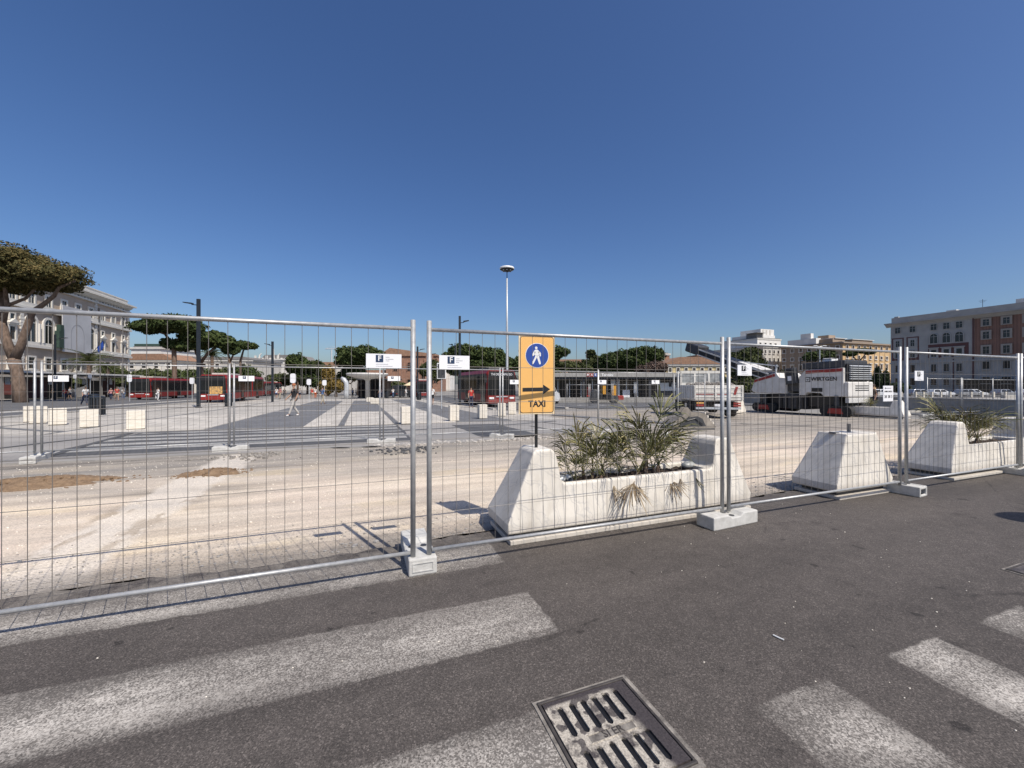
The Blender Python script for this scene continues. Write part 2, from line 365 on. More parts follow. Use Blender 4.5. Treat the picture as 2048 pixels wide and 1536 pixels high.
    gv = q.n('ShaderNodeTexWave', wave_type='BANDS', bands_direction='Y'); q.l(q.mapping('Object', (1, 1, 1), TH), gv.inputs['Vector']); gv.inputs['Scale'].default_value = 9; gv.inputs['Distortion'].default_value = 2.5; gv.inputs['Detail'].default_value = 3
    q.bump(q.math('ADD', h, q.math('MULTIPLY', gv.outputs['Fac'], .35)), .65, .014)
    return q.fin(c, .95, 0, .15)
def paving(name, c1, c2, sx_=.6, sy_=1.0, mortar=.02, jc=.6, scale=.5):
    q = N(name); v = q.mapping('Object', (1, 1, 1), TH)
    br = q.n('ShaderNodeTexBrick'); q.l(v, br.inputs['Vector']); br.inputs['Scale'].default_value = 1
    br.inputs['Color1'].default_value = tuple(c1)+(1,); br.inputs['Color2'].default_value = tuple(c2)+(1,)
    br.inputs['Mortar'].default_value = tuple(x*jc for x in c2)+(1,)
    br.inputs['Brick Width'].default_value = sy_; br.inputs['Row Height'].default_value = sx_; br.inputs['Mortar Size'].default_value = mortar
    br.offset = .5
    n = q.ramp(q.noise(v, scale, 5, .6), [(.3, .78), (.7, 1.1)]); n2 = q.ramp(q.noise(v, 11, 5, .65), [(.3, .82), (.7, 1.12)])
    c = q.mix(1, q.mix(1, br.outputs['Color'], n, 'MULTIPLY'), n2, 'MULTIPLY')
    q.bump(q.noise(v, 25, 4), .3, .006)
    return q.fin(c, .85)
M['road'] = road_mat(); M['milled'] = milled_mat()
M['plaza'] = paving('pale_paving', (.49, .455, .40), (.42, .39, .345))
M['slab'] = pm('paving_slab', (.53, .49, .43), (.42, .39, .345), 2.5, .85, 0, .3, .006, objrand=.13)
M['darkpave'] = paving('basalt_setts', (.20, .20, .20), (.15, .15, .155), .12, .24, .012, .7)
M['oldasph'] = pm('old_asphalt', (.33, .31, .285), (.22, .21, .20), .9, .95, 0, .5, .01, stretch=(.4, 1, 1), detail=9)
M['darkasph'] = pm('dark_asphalt', (.10, .10, .102), (.062, .062, .065), 1.2, .9, 0, .5, .01, detail=9)
M['linepaint'] = pm('worn_line', (.40, .385, .36), (.24, .235, .225), 5, .85, 0, .3, .004, stretch=(.4, 1, 1), detail=9)
M['lane'] = pm('lane_asphalt', (.12, .12, .122), (.09, .09, .092), .5, .9, 0, .3, .01)
M['kerb'] = pm('kerb_stone', (.46, .44, .40), (.35, .33, .30), 3, .85, 0, .2)
M['ground'] = pm('dusty_paving', (.27, .255, .23), (.20, .19, .175), .08, .95, 0, .3, .02, detail=8)
# ---------------------------------------------------------------- ground sheets
def sheet(name, pts, dz, m, skirt=0, rag=0, step=.12, kind='structure', label=None):
    P = [Vector((p[0], p[1], 0)) for p in pts]
    if rag:
        Q = []
        for i, p in enumerate(P):
            q = P[(i+1) % len(P)]; L = (q-p).length; n = max(1, int(L/step)); d = (q-p)/max(L, 1e-6); nn = Vector((-d.y, d.x, 0)); ph = R.random()*9
            for k in range(n):
                t = k/n*L
                Q.append(p+d*t+nn*(0 if k == 0 else (R.uniform(-1, 1)*rag+rag*1.3*math.sin(t*1.7+ph)*math.sin(t*.6))))
        P = Q
    bm = bmesh.new(); vs = [bm.verts.new(p) for p in P]; bm.faces.new(vs)
    bmesh.ops.triangulate(bm, faces=bm.faces[:])
    for Y in (11, 90):
        bmesh.ops.bisect_plane(bm, geom=bm.verts[:]+bm.edges[:]+bm.faces[:], plane_co=(0, Y, 0), plane_no=(0, 1, 0))
    for v in bm.verts: v.co.z = gz(v.co.y)+dz
    if skirt:
        be = [e for e in bm.edges if e.is_boundary]
        r = bmesh.ops.extrude_edge_only(bm, edges=be)
        for v in r['geom']:
            if isinstance(v, bmesh.types.BMVert): v.co.z -= skirt
    bmesh.ops.recalc_face_normals(bm, faces=bm.faces)
    up = sum(f.normal.z for f in bm.faces)
    if up < 0: bmesh.ops.reverse_faces(bm, faces=bm.faces[:])
    me = bpy.data.meshes.new(name); bm.to_mesh(me); bm.free(); me.materials.append(m)
    o = ob(name, me)
    if kind: o['kind'] = kind
    if label: o['label'] = label
    return o
def srect(a0, a1, b0, b1): return [S(a0, b0), S(a1, b0), S(a1, b1), S(a0, b1)]
sheet('ground', [(-2500, -60), (2500, -60), (2500, 4000), (-2500, 4000)], -.06, M['ground'])
sheet('milled_ground', srect(-30, 26, 3.6, 24), -.035, M['milled'])
road = sheet('road', srect(-26, 60, -30, 4.12), 0, M['road'], .06, .035)
# the old street with the worn crossing behind the trench, its dark setts and the plaza beyond
L0 = [S(-30, 11.55), S(3.0, 10.9), S(5.2, 12.1), S(8.4, 11.4), S(9.2, 14), S(11.5, 17.6), S(-30, 17.6)]
sheet('old_street', L0, -.004, M['oldasph'], .05, .06, .25)
sheet('crossing_asphalt', srect(-6.85, 1.4, 11.75, 17.25), 0, M['darkasph'], 0, .015, .3)
for i in range(5):
    sheet('crossing_stripe', srect(-6.75, 1.3, 12.35+i*1.0, 12.85+i*1.0), .004, M['linepaint'], 0, .03, .2)
sheet('basalt_strip', srect(3.45, 5.35, 11.6, 16.1), 0, M['darkasph'], 0, .02, .3)
sheet('plaza', [S(-17, 17.3), S(9.4, 17.3), S(9.4, 66), S(-17, 66)], 0, M['plaza'], .05)
sheet('basalt_band', srect(-5.3, -2.1, 17.35, 30), .004, M['darkpave'])
sheet('basalt_band', srect(-5.3, -2.1, 30.6, 54), .004, M['darkpave'])
sheet('basalt_band', srect(4.0, 6.6, 17.35, 60), .004, M['darkpave'])
for a in (-.85, 1.3): sheet('basalt_line', srect(a, a+.22, 17.35, 27.5), .008, M['darkpave'])
sheet('basalt_band', srect(-.85, 1.52, 28, 55), .006, M['darkpave'])
for b in (27.5, ): sheet('basalt_line', srect(-2.1, 4.0, b, b+.3), .008, M['darkpave'])
for a, b0, b1 in ((-9.6, 17.4, 60), (-13.2, 17.4, 60)): sheet('basalt_line', srect(a, a+.2, b0, b1), .008, M['darkpave'])
# curved kerb line on the left and tarred joints on the right
def strip(name, pts, wd, dz, m, **k):
    Lp, Rp = [], []
    for i, p in enumerate(pts):
        p = Vector(p[:2]); d = (Vector(pts[min(i+1, len(pts)-1)][:2])-Vector(pts[max(i-1, 0)][:2])).normalized(); n = Vector((-d.y, d.x))*wd/2
        Lp.append(p+n); Rp.append(p-n)
    return sheet(name, Lp+Rp[::-1], dz, m, **k)
strip('kerb_line', [G(-60, 850), G(0, 856), G(90, 862), G(200, 865), G(330, 866), G(430, 866.5), G(600, 866), G(800, 861), G(900, 856), G(1010, 850), G(1110, 842)], .28, .006, M['darkpave'])
strip('kerb_line', [G(-80, 906), G(80, 887), G(200, 874), G(262, 867)], .18, .006, M['darkasph'])
strip('kerb_line', [G(103, 911), G(180, 889), G(262, 867)], .16, .01, M['darkasph'])
strip('tar_joint', [G(1010, 838), G(1100, 846), G(1150, 853), G(1200, 864), G(1260, 880)], .10, .004, M['darkasph'])
strip('tar_joint', [G(1060, 852), G(1120, 862), G(1170, 873)], .12, .004, M['darkasph'])
strip('dark_strip', [G(1108, 829), G(1190, 835), G(1290, 842), G(1350, 846)], .75, -.005, M['darkpave'])  # dark sett-coloured strip laid across the paving
strip('tar_joint', [G(1480, 846), G(1600, 851), G(1700, 855), G(1840, 862)], .12, -.02, M['darkasph'])
sheet('bus_lane', srect(-46, -16.8, 19, 140), .008, M['lane'], .05)
sheet('traffic_island', srect(-21.5, -20.3, 26, 130), .03, M['kerb'], .04)
sheet('kerb', srect(-17.1, -16.8, 19, 120), .09, M['kerb'], .12)
sheet('bus_lane', srect(9.0, 14.5, 27, 120), .012, M['lane'], .05)
sheet('kerb', srect(8.75, 9.0, 27, 120), .10, M['kerb'], .12)
sheet('kerb', srect(14.5, 14.8, 27, 120), .10, M['kerb'], .12)
sheet('site_road', srect(16, 60, 26.5, 40), -.02, M['lane'])
sheet('site_road', [S(29.5, 6.5), S(60, 6.5), S(60, 14.8), S(30.5, 14.8)], -.02, M['lane'])
sheet('kerb', srect(30.5, 60, 14.8, 15.2), .09, M['kerb'], .12)
sheet('car_lane', srect(31, 140, 40, 150), .004, M['lane'])
sheet('raised_pavement', [G(1700, 806), G(2400, 818), D(2400, 60), D(1700, 60)], .12, M['kerb'], .18)
# individually laid slabs of the near plaza
sm = {}
def slab_mesh(w_, d_):
    if (w_, d_) not in sm: sm[(w_, d_)] = MB().box(-w_/2, -d_/2, -.004, w_/2, d_/2, .012).mesh('paving_slab', M['slab'])
    return sm[(w_, d_)]
plz = [o for o in bpy.data.objects if o.name == 'plaza'][0]
def slabs(a0, a1, b0, nrow, wd, dp):
    for j in range(nrow):
        n = int(round((a1-a0)/wd)); off = (j % 2)*.5*wd
        for i in range(-1, n+1):
            x0 = a0+i*wd+off; x1 = x0+wd
            x0 = max(x0, a0); x1 = min(x1, a1)
            if x1-x0 < .2: continue
            p = S((x0+x1)/2, b0+(j+.5)*dp)
            o = ob('paving_slab', slab_mesh(round(x1-x0-.022, 3), dp-.022), plz, (p.x, p.y, gz(p.y)+.003+R.uniform(-.002, .002)), TH)
            o.rotation_euler = (math.atan(-.0135), 0, TH)
slabs(-2.1, -.86, 17.4, 13, .62, .78); slabs(-.62, 1.29, 17.4, 13, .64, .78); slabs(1.53, 3.98, 17.4, 13, .82, .78)
slabs(-9.38, -5.32, 17.4, 11, 1.01, .9)
# dirt heaps and rubble
def mound(px, py, rx, ry, h, lab, m='dirt', n=26):
    c = G(px, py, -.04); mb = MB(); vs = []; fs = []
    for j in range(n+1):
        for i in range(n*2):
            r = j/n; t = 2*math.pi*i/(n*2); e = 1+.22*math.sin(3*t+px)+.12*math.sin(7*t)
            z = h*max(0, (1-r**1.6))*(1+.25*math.sin(5*t+6*r)*r)+R.uniform(-.012, .012)*(1 if r < .95 else 0)
            vs.append((math.cos(t)*r*rx*e, math.sin(t)*r*ry*e, z if j < n else -.01))
    for j in range(n):
        for i in range(n*2):
            k = (i+1) % (n*2); fs.append((j*n*2+i, j*n*2+k, (j+1)*n*2+k, (j+1)*n*2+i))
    mb.add(vs, fs)
    root = mb.build('dirt_pile', M[m], None, c, TH, smooth=True); tag(root, lab, 'dirt pile', 'small dirt heaps on the milled ground')
    cb = MB()
    for i in range(150):
        t = R.uniform(0, 6.28); r = R.random()**.5*1.35; s = R.uniform(.006, .03)
        z = h*max(0, 1-r**1.6)
        cb.ell((math.cos(t)*r*rx, math.sin(t)*r*ry, z+s*.3), (s, s*R.uniform(.6, 1), s*.7), 5, 3)
    tag(cb.build('clod', M[m], root), kind='stuff')
mound(62, 966, 1.15, .36, .13, 'long low brown dirt heap at the left edge behind the near fence')
mound(425, 943, .48, .28, .09, 'small brown dirt heap near the middle of the trench')
def scatter(name, n, fn, smin, smax, m, lab):
    mb = MB()
    for i in range(n):
        p = fn(); s = R.uniform(smin, smax)*(1 if R.random() < .9 else 1.6)
        mb.ell((p.x, p.y, p.z+s*.25), (s, s*R.uniform(.6, 1), s*.6), 5, 3)
    o = mb.build(name, m); tag(o, lab, 'stones', kind='stuff'); return o
scatter('loose_gravel', 1500, lambda: S(R.uniform(-5.5, 10), 4.25+abs(R.gauss(0, .45)), -.035), .004, .012, M['rubble'], 'grey grit lying along the edge of the asphalt')
scatter('gravel_specks', 90, lambda: S(R.uniform(-4, 6.5), R.uniform(.9, 4.05), 0), .0028, .0065, M['trav'], 'pale stone chips scattered on the near asphalt')
scatter('crumbled_asphalt', 500, lambda: S(R.uniform(-6, 9), 4.2+abs(R.gauss(0, .22)), -.035), .006, .022, M['oldasph'], 'dark crumbs along the cut edge of the asphalt')
scatter('trench_gravel', 3400, lambda: S(R.uniform(-7, 14), R.uniform(4.6, 11), -.035), .004, .013, M['trav'], 'small stones on the milled ground')
scatter('rubble_stones', 130, lambda: S(R.gauss(-2.3, .3), R.gauss(10.6, .25), -.03), .015, .05, M['rubble'], 'broken pale rubble beside the second fence')
scatter('broken_asphalt', 260, lambda: S(R.uniform(.3, 5.5), R.gauss(11.0, .14), -.03), .015, .06, M['rubble'], 'broken lumps along the ragged asphalt edge')
scatter('broken_asphalt', 90, lambda: S(R.gauss(1.0, .35), R.gauss(10.1, .3), -.03), .015, .05, M['darkasph'], 'dark asphalt crumbs under the concrete foot')
def flatbit(name, px, py, L, W, rz, m, lab, cat):
    c = G(px, py, .003); mb = MB(); mb.path([(-L/2, 0, W/2), (0, .002, W/2), (L/2, 0, W/2)], W/2, 6)
    tag(mb.build(name, m, None, c, rz), lab, cat)
flatbit('cigarette_butt', 1557, 1277, .06, .009, 2.2, M['white'], 'white cigarette butt on the asphalt between the fence and the drain', 'litter')

M['iron'] = pm('cast_iron_frame', (.075, .065, .058), (.03, .026, .024), 14, .6, 0, .3, .003)
M['mortar'] = pm('painty_mortar', (.34, .31, .27), (.07, .062, .055), 14, .9, 0, .6, .006, detail=8)
def drain(a0, b0, w_, d_, lab, txt=True):
    c = S(a0, b0, 0)
    root = empty('drain_grate', (c.x, c.y, .002), TH, lab, 'drain grate')
    q = N('worn_cast_iron'); v = q.mapping('Object')
    n = q.ramp(q.noise(v, 7, 4, .55, .3), [(.42, 0.), (.52, 1.)]); fine = q.ramp(q.noise(v, 120, 3, .6), [(.3, .55), (.7, 1.2)])
    sx = q.n('ShaderNodeSeparateXYZ'); q.l(q.tc.outputs['Object'], sx.inputs[0])
    if txt:
        e = q.n('ShaderNodeMapRange'); q.l(sx.outputs[0], e.inputs[0]); e.inputs[1].default_value = .42; e.inputs[2].default_value = .37
        e2 = q.n('ShaderNodeMapRange'); q.l(sx.outputs[1], e2.inputs[0]); e2.inputs[1].default_value = .485; e2.inputs[2].default_value = .47
        spots = q.ramp(q.noise(v, 16, 2, .4), [(.56, 1.), (.585, .15)])
        f = q.math('MULTIPLY', q.math('MULTIPLY', e.outputs[0], e2.outputs[0]), q.math('MULTIPLY', q.ramp(q.noise(v, 9, 5, .7), [(.38, 0.15), (.50, .95)]), spots))
    else: f = q.math('MULTIPLY', n, .15)
    c_ = q.mix(f, (.060, .050, .050), (.52, .47, .39)); c_ = q.mix(1, c_, fine, 'MULTIPLY')
    q.bump(q.noise(v, 60, 4), .5, .004)
    m = q.fin(c_, .62, 0.1)
    fr = MB(); t = .015
    fr.box(0, 0, -.02, w_, t, .012).box(0, d_-t, -.02, w_, d_, .012).box(0, t, -.02, t, d_-t, .012).box(w_-t, t, -.02, w_, d_-t, .012)
    fr.build('frame', M['iron'], root, bevel=.004)
    MB().box(-.018, -.018, -.02, w_+.022, 0, .004).box(-.018, d_, -.02, w_+.022, d_+.016, .004).box(-.016, 0, -.02, 0, d_, .004).box(w_, 0, -.02, w_+.026, d_, .004).build('mortar_collar', M['mortar'], root)
    MB().box(.004, .004, -.0012, w_-.004, d_-.004, .0012).build('pit', M['black'], root)
    # plate with two rows of open slots: build from bars around the slots
    mb = MB(); x0, x1, y0, y1 = t+.006, w_-t-.006, t+.006, d_-t-.006; zt = .011
    rows = [(.050, .212), (.288, .462)] if txt else [(.055, .215)]
    xs = [.075+.064*i for i in range(6)] if txt else [.06+.055*i for i in range(5)]; sw = .030
    edges = [y0]+[v_ for r_ in rows for v_ in r_]+[y1]
    for i in range(0, len(edges)-1, 2): mb.box(x0, edges[i], .0, x1, edges[i+1], zt)
    for (r0, r1) in rows:
        xx = [x0]+[v_ for x in xs for v_ in (x, x+sw)]+[x1]
        for i in range(0, len(xx)-1, 2): mb.box(xx[i], r0, .0, xx[i+1], r1, zt)
        for x in xs:
            for yy, s in ((r0, 1), (r1, -1)):       # rounded slot ends
                for sg in (-1, 1):
                    cx = x+sw/2; mb.prism([(cx+sg*sw/2, yy), (cx+sg*sw/2, yy+s*.012), (cx+sg*sw*.15, yy)] if sg*s > 0 else [(cx+sg*sw*.15, yy), (cx+sg*sw/2, yy+s*.012), (cx+sg*sw/2, yy)], 'z', 0.0005, zt-.0004)
    mb.build('grate_plate', m, root)
    if txt:
        MB().box(.135, .228, zt, .385, .231, zt+.003).box(.135, .270, zt, .385, .273, zt+.003).build('raised_border', m, root)
        MB().box(.14, .232, zt-.001, .375, .268, zt+.0012).build('name_plate', M['mortar'], root)
        text('SI ER', .052, M['iron'], root, (.26, .2505, zt+.0012), (0, 0, 0), 'lettering', .0016, bold=.0006)
drain(.817, 1.295, .51, .525, 'square cast iron drain grate half covered in white road paint')
drain(5.18, 1.40, .5, .32, 'smaller iron drain cover at the right edge of the asphalt', False)

# ---------------------------------------------------------------- temporary fences
fence_mesh = {}
def fmesh(key, fn):
    if key not in fence_mesh: fence_mesh[key] = fn()
    return fence_mesh[key]
def panel(loc, rz, lab, grp, near=True, L=3.34, H=2.14, z0=.13, tilt=0):
    root = empty('temporary_fence', loc, rz, lab, 'fence', grp)
    pr = .0215
    pm_ = fmesh(('post', H), lambda: MB().path([(0, 0, z0), (0, 0, H)], pr, 14 if near else 6).mesh('post', M['galv'], True))
    for x in (0, L): ob('post', pm_, root, (x, 0, 0))
    rm = fmesh(('rail', L), lambda: MB().path([(pr, 0, 0), (L-pr, 0, 0)], .0165, 12 if near else 6).mesh('top_rail', M['galv'], True))
    ob('top_rail', rm, root, (0, 0, H-.075)); ob('bottom_rail', rm, root, (0, 0, z0+.05))
    n = int(L/.118); sx = L/n; zb, zt = z0+.04, H-.06
    hz = [.487, .80, 1.12, 1.435, 1.75]
    def wire_v():
        mb = MB(); k = .0022 if near else .003
        mb.path([(0, 0, zb), (0, .0, zt)], k, 5, False); return mb.mesh('wire', M['wire'])
    def wire_h(): return MB().path([(.01, 0, 0), (L-.01, 0, 0)], .0024, 5, False).mesh('wire', M['wire'])
    if near:
        wv, wh = fmesh('wv', wire_v), fmesh('wh', wire_h)
        for i in range(1, n):
            o = ob('wire', wv, root, (i*sx+R.uniform(-.004, .004), R.uniform(-.002, .002), 0)); o.rotation_euler = (0, R.uniform(-.0025, .0025), 0)
        for z in hz: ob('wire', wh, root, (0, .005, z+R.uniform(-.004, .004)))
        cl = MB()
        for x, s in ((.01, 1), (L-.01, -1)):
            for z in (H-.085,): cl.path([(x, 0, z), (x+.03*s, 0, z)], .024, 8)
        pass
    else:
        def far():
            mb = MB()
            for i in range(1, n): mb.path([(i*sx, 0, zb), (i*sx, 0, zt)], .0024, 4, False)
            for z in hz: mb.path([(0, .004, z), (L, .004, z)], .0026, 4, False)
            return mb.mesh('wire_mesh', M['wire'])
        tag(ob('wire_mesh', fmesh('far', far), root), kind='stuff')
    return root
def foot(loc, rz, lab, kind=0):
    grp = 'concrete feet of the fences'
    mb = MB(); L, W, H = (.72 if kind == 0 else .38, .235, .145)
    # stepped block with hand-hold pockets; long axis local y
    if kind == 0:
        mb.prism([(-L/2, 0), (L/2, 0), (L/2, H), (.12, H), (.07, H-.035), (-.07, H-.035), (-.12, H), (-L/2, H)], 'x', -W/2, W/2)
    else:
        t = .035
        mb.box(-W/2, -L/2, 0, -W/2+t, L/2, H).box(W/2-t, -L/2, 0, W/2, L/2, H).box(-W/2+t, -L/2+.03, H-.045, W/2-t, L/2-.03, H-.004)
        mb.box(-W/2+t, -L/2, 0, W/2-t, -L/2+.028, .035).box(-W/2+t, -L/2, H-.038, W/2-t, -L/2+.028, H-.002)
        mb.box(-W/2+t, L/2-.028, 0, W/2-t, L/2, H-.003)
    root = mb.build('concrete_block', M['block'], None, loc, rz, bevel=.012)
    tag(root, lab, 'fence foot', grp)
    rim = MB(); t = .03
    if kind == 0:
        y = -L/2-.003
        rim.box(-W/2+.03, y-.003, .035, W/2-.03, y+.012, .043).box(-W/2+.03, y-.003, H-.043, W/2-.03, y+.012, H-.035)
        rim.box(-W/2+.03, y-.003, .043, -W/2+.038, y+.012, H-.043).box(W/2-.038, y-.003, .043, W/2-.03, y+.012, H-.043)
        rim.build('raised_rim', M['block'], root)
    hol = MB()
    for x in (-.055, .055): hol.path([(x, 0, H-.06), (x, 0, H+.004 if kind else H-.03)], .028, 12)
    hol.build('socket', M['mgrey'], root)
    return root
FB = 3.45
nearg = 'near temporary fence panels along the asphalt'
edges = [(-6.45, -3.05), (-2.93, .425), (.545, 3.86), (3.985, 7.38), (7.49, 10.83), (10.95, 14.3)]
labs = ['fence panel leaving the picture at the lower left', 'near wire fence panel left of the twin posts, in front of the dirt heaps', 'near wire fence panel in front of the taxi sign and the large planter',
        'near wire fence panel in front of the short marble block and milling machine', 'near wire fence panel in front of the second planter at the right', 'last near fence panel at the right edge of the picture']
for (a0, a1), lb in zip(edges, labs):
    if a0 < -5: continue
    panel(S(a0, FB), TH, lb, nearg, True, a1-a0 if False else 3.34)
foot(S(.485, FB+.30), TH, 'white concrete foot with a framed end under the nearest twin posts')
foot(S(3.93, FB-.03), TH+math.pi/2+.06, 'concrete foot lying lengthwise under the posts right of the large planter')
foot(S(7.44, FB-.02), TH+.1, 'hollow concrete foot between the marble block and the second planter', 1)
foot(S(10.89, FB+.02), TH, 'concrete foot under the posts at the right edge')
g2 = 'second row of temporary fence panels behind the trench'
B2 = 11.45
for i, a in enumerate([-13.3, -9.8, -6.33, -2.88, .57, 4.02, 7.4]):
    lb = ['second-row fence panel off the left edge', 'second-row fence panel at the left edge in front of the stone pine', 'second-row fence panel in front of the crossing and the first lamp post', 'second-row fence panel in front of the walking man',
          'second-row fence panel behind the near twin posts', 'second-row fence panel behind the taxi sign', 'second-row fence panel in front of the low station building'][i]
    p = S(a, B2); panel((p.x, p.y, gz(p.y)), TH, lb, g2, False, 3.36, 2.1)
    if i < 6:
        q = S(a+3.40, B2-.05)
        foot((q.x, q.y, gz(q.y)-.03), TH+[.2, .2, math.pi/2+.1, math.pi/2-.2, .9, math.pi/2+.0][i], 'concrete foot under second-row posts, '+['far left', 'by the crossing corner at the left', 'beside the pale rubble', 'on the dark asphalt crumbs', 'left of the taxi sign pole', 'behind the palms of the large planter'][i])
for i, a in enumerate([21.9, 25.3, 28.4, 31.9, 35.3]):
    if i < 2: continue
    p = S(a, 12.2); panel((p.x, p.y, gz(p.y)), TH, 'far right fence panel %s' % ['behind the milling machine', 'left of the paper notice', 'with its foot beside the road', 'in front of the white estate cars', 'at the right edge before the parked cars'][i], 'fence panels on the far right', False, 3.36, 2.1)
    if i in (2, ): foot((p.x, p.y, gz(p.y)-.02), TH+1.2, 'concrete foot of the far right fence panels, on the grey road')
for i in range(4):
    p = G(1134+i*46, 815); panel((p.x, p.y, p.z), 0, 'distant thin fence panel %s' % ['behind the taxi sign edge', 'left of the road roller', 'in front of the road roller', 'right of the road roller'][i], 'distant fence panels before the station building', False, 1.75, 1.9)
p = G(1348, 846); panel((p.x, p.y, p.z), -.4, 'upright fence panel standing left of the tipper truck', 'second row of temporary fence panels behind the trench', False, 1.2, 2.1)

# company boards and notices wired to the fences
def board(px, py, w_, h_, fa, lab, rz=TH, lines=True, row2=False):
    # fence line b = fa ; find a from px
    r = (px-1024)/FPX; b = fa-.035
    a = (.3531*b+r*.9356*b)/(.9356-.3531*r); p = S(a, b); z = ZH(py, p.y)
    root = empty('company_board', (p.x, p.y, z), rz, lab, 'sign', 'white company boards on the fences')
    MB().box(-w_/2, -.004, -h_/2, w_/2, .004, h_/2).build('panel', M['paper'], root)
    s = h_*.5
    MB().box(-w_*.23, -.0065, -h_*.08, -w_*.23+s, -.0045, -h_*.08+s).build('logo_square', M['navy'] if w_ > .24 else M['ink'], root)
    text('F', s*1.05, M['white'], root, (-w_*.23+s/2, -.0068, -h_*.08+s*.5), name='letter', ext=.0006, bold=s*.02)
    if lines:
        l = MB()
        for k, (x0, x1, z) in enumerate([(.05, .16, .28), (.05, .27, .14), (.05, .15, .02), (-.23, .12, -.22), (-.23, .24, -.36)]):
            x = x0
            while x < x1:
                d = R.uniform(.008, .03); l.box(x*w_, -.0058, z*h_-h_*.016, min(x+d, x1)*w_, -.0045, z*h_+h_*.016); x += d+.007
        l.build('small_print', M['grey_print'], root)
    return root
board(768, 722, .275, .115, FB, 'larger white company board on the fence left of the nearest twin posts')
board(909, 725, .265, .12, FB, 'larger white company board on the fence right of the nearest twin posts')
board(1489, 740.5, .225, .125, FB, 'white company board on the fence above the tipper truck')
board(1838, 751.5, .225, .145, FB, 'white company board beside the corner of the grey and brick building')
for px, lb in ((117, 'small white board on the second fence near the stone pine'), (493, 'small white board on the second fence before the buses'), (788, 'small white board on the second fence in front of the brick ruins'),
               (1030, 'small white board on the second fence left of the taxi sign'), (1204, 'small white board on the second fence before the road roller'), (1311, 'small white board on the second fence before the white door')):
    board(px, 757 if px < 1000 else 764, .33, .13, B2, lb, lines=False)
r = (1776-1024)/FPX; b = FB-.035; a = (.3531*b+r*.9356*b)/(.9356-.3531*r); p = S(a, b)
root = empty('paper_notice', (p.x, p.y, ZH(787, p.y)), TH, 'white paper notice with arrow and handwritten numbers wired to the fence', 'sign')
MB().box(-.115, -.003, -.11, .115, .003, .11).build('sheet', M['paper'], root)
MB().prism([(-.085, .075), (-.06, .087), (-.06, .078), (.07, .078), (.07, .072), (-.06, .072), (-.06, .063)], 'y', -.0045, -.0032).build('arrow', M['ink'], root)
text('AMBULANZA', .031, M['ink'], root, (0, -.0045, .028), ext=.0006)
text('38 38 3', .062, M['ink'], root, (0, -.0045, -.045), ext=.0006)

# ---------------------------------------------------------------- marble planters and blocks
def barrier(name, loc, rz, L, trough, lab, cat, m='marble', dep=.66, Ht=.92):
    root = empty(name, loc, rz, lab, cat, 'tapered marble barriers')
    def sec(z):    # front/back offsets at height z
        t = max(0, z-.2)/.72
        return (.05*t, dep-(dep-.42)*t*1.0)
    end = [(0, .2), (.10, .43), (.20, .66), (.285, .86), (.30, .90), (.335, Ht)]
    inn = [(.50, Ht), (.535, Ht-.02), (.56, .84), (.585, .72), (.60, .62), (.62, .575), (.66, .555)]
    if trough:
        st = end+inn; st = st+[(L-x, z) for x, z in st[::-1]]; mid = len(end)+len(inn)-1
    else:
        st = end+[(L-x, z) for x, z in end[::-1]]; mid = None
    vs = []; fs = []
    for x, z in st:
        f, bk = sec(z)
        vs += [(x, 0, .098), (x, 0, .2), (x, f, z), (x, bk, z), (x, dep, .2), (x, dep, .098)]
    for i in range(len(st)-1):
        A, B = i*6, (i+1)*6
        for k in range(6):
            if k == 2 and i == mid: continue
            k2 = (k+1) % 6; fs.append((A+k, B+k, B+k2, A+k2))
    fs += [tuple(range(6))[::-1], tuple(range((len(st)-1)*6, len(st)*6))]
    if trough:
        A, B = mid*6, (mid+1)*6; n = len(vs); z = st[mid][1]; xa, xb = st[mid][0]+.02, L-st[mid][0]-.02; f, bk = sec(z); f += .075; bk -= .075
        vs += [(xa, f, z), (xb, f, z), (xb, bk, z), (xa, bk, z), (xa, f, z-.15), (xb, f, z-.15), (xb, bk, z-.15), (xa, bk, z-.15)]
        fs += [(A+2, B+2, n+1, n), (B+2, B+3, n+2, n+1), (B+3, A+3, n+3, n+2), (A+3, A+2, n, n+3)]
        fs += [(n, n+1, n+5, n+4), (n+1, n+2, n+6, n+5), (n+2, n+3, n+7, n+6), (n+3, n, n+4, n+7)]
    MB().add(vs, fs).build('body', M[m], root, bevel=.02, seg=3)
    MB().box(.02, -.02, 0, L-.02, dep-.02, .045).build('plinth', M[m], root, bevel=.006)
    MB().box(.10, .07, .04, L-.10, dep-.08, .10).build('packing', M['mgrey'], root)
    if trough:
        # lumpy soil
        nx, ny = 50, 12; x0, x1 = .67, L-.67; y0, y1 = .09, .45; v2 = []; f2 = []
        for j in range(ny+1):
            for i in range(nx+1): v2.append((x0+(x1-x0)*i/nx, y0+(y1-y0)*j/ny, .50+R.uniform(-.014, .014)+.018*math.sin(i*.5)*math.cos(j*.7)))
        for j in range(ny):
            for i in range(nx): k = j*(nx+1)+i; f2.append((k, k+1, k+nx+2, k+nx+1))
        MB().add(v2, f2).build('soil', M['soil'], root, smooth=True)
    return root
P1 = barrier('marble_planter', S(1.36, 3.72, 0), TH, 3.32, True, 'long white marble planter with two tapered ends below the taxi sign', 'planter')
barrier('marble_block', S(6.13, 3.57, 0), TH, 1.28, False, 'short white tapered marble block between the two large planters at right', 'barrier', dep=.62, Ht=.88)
P3 = barrier('marble_planter', S(9.14, 3.62, 0), TH, 3.32, True, 'second white marble planter with palms at the right edge behind the fence', 'planter', Ht=.95)
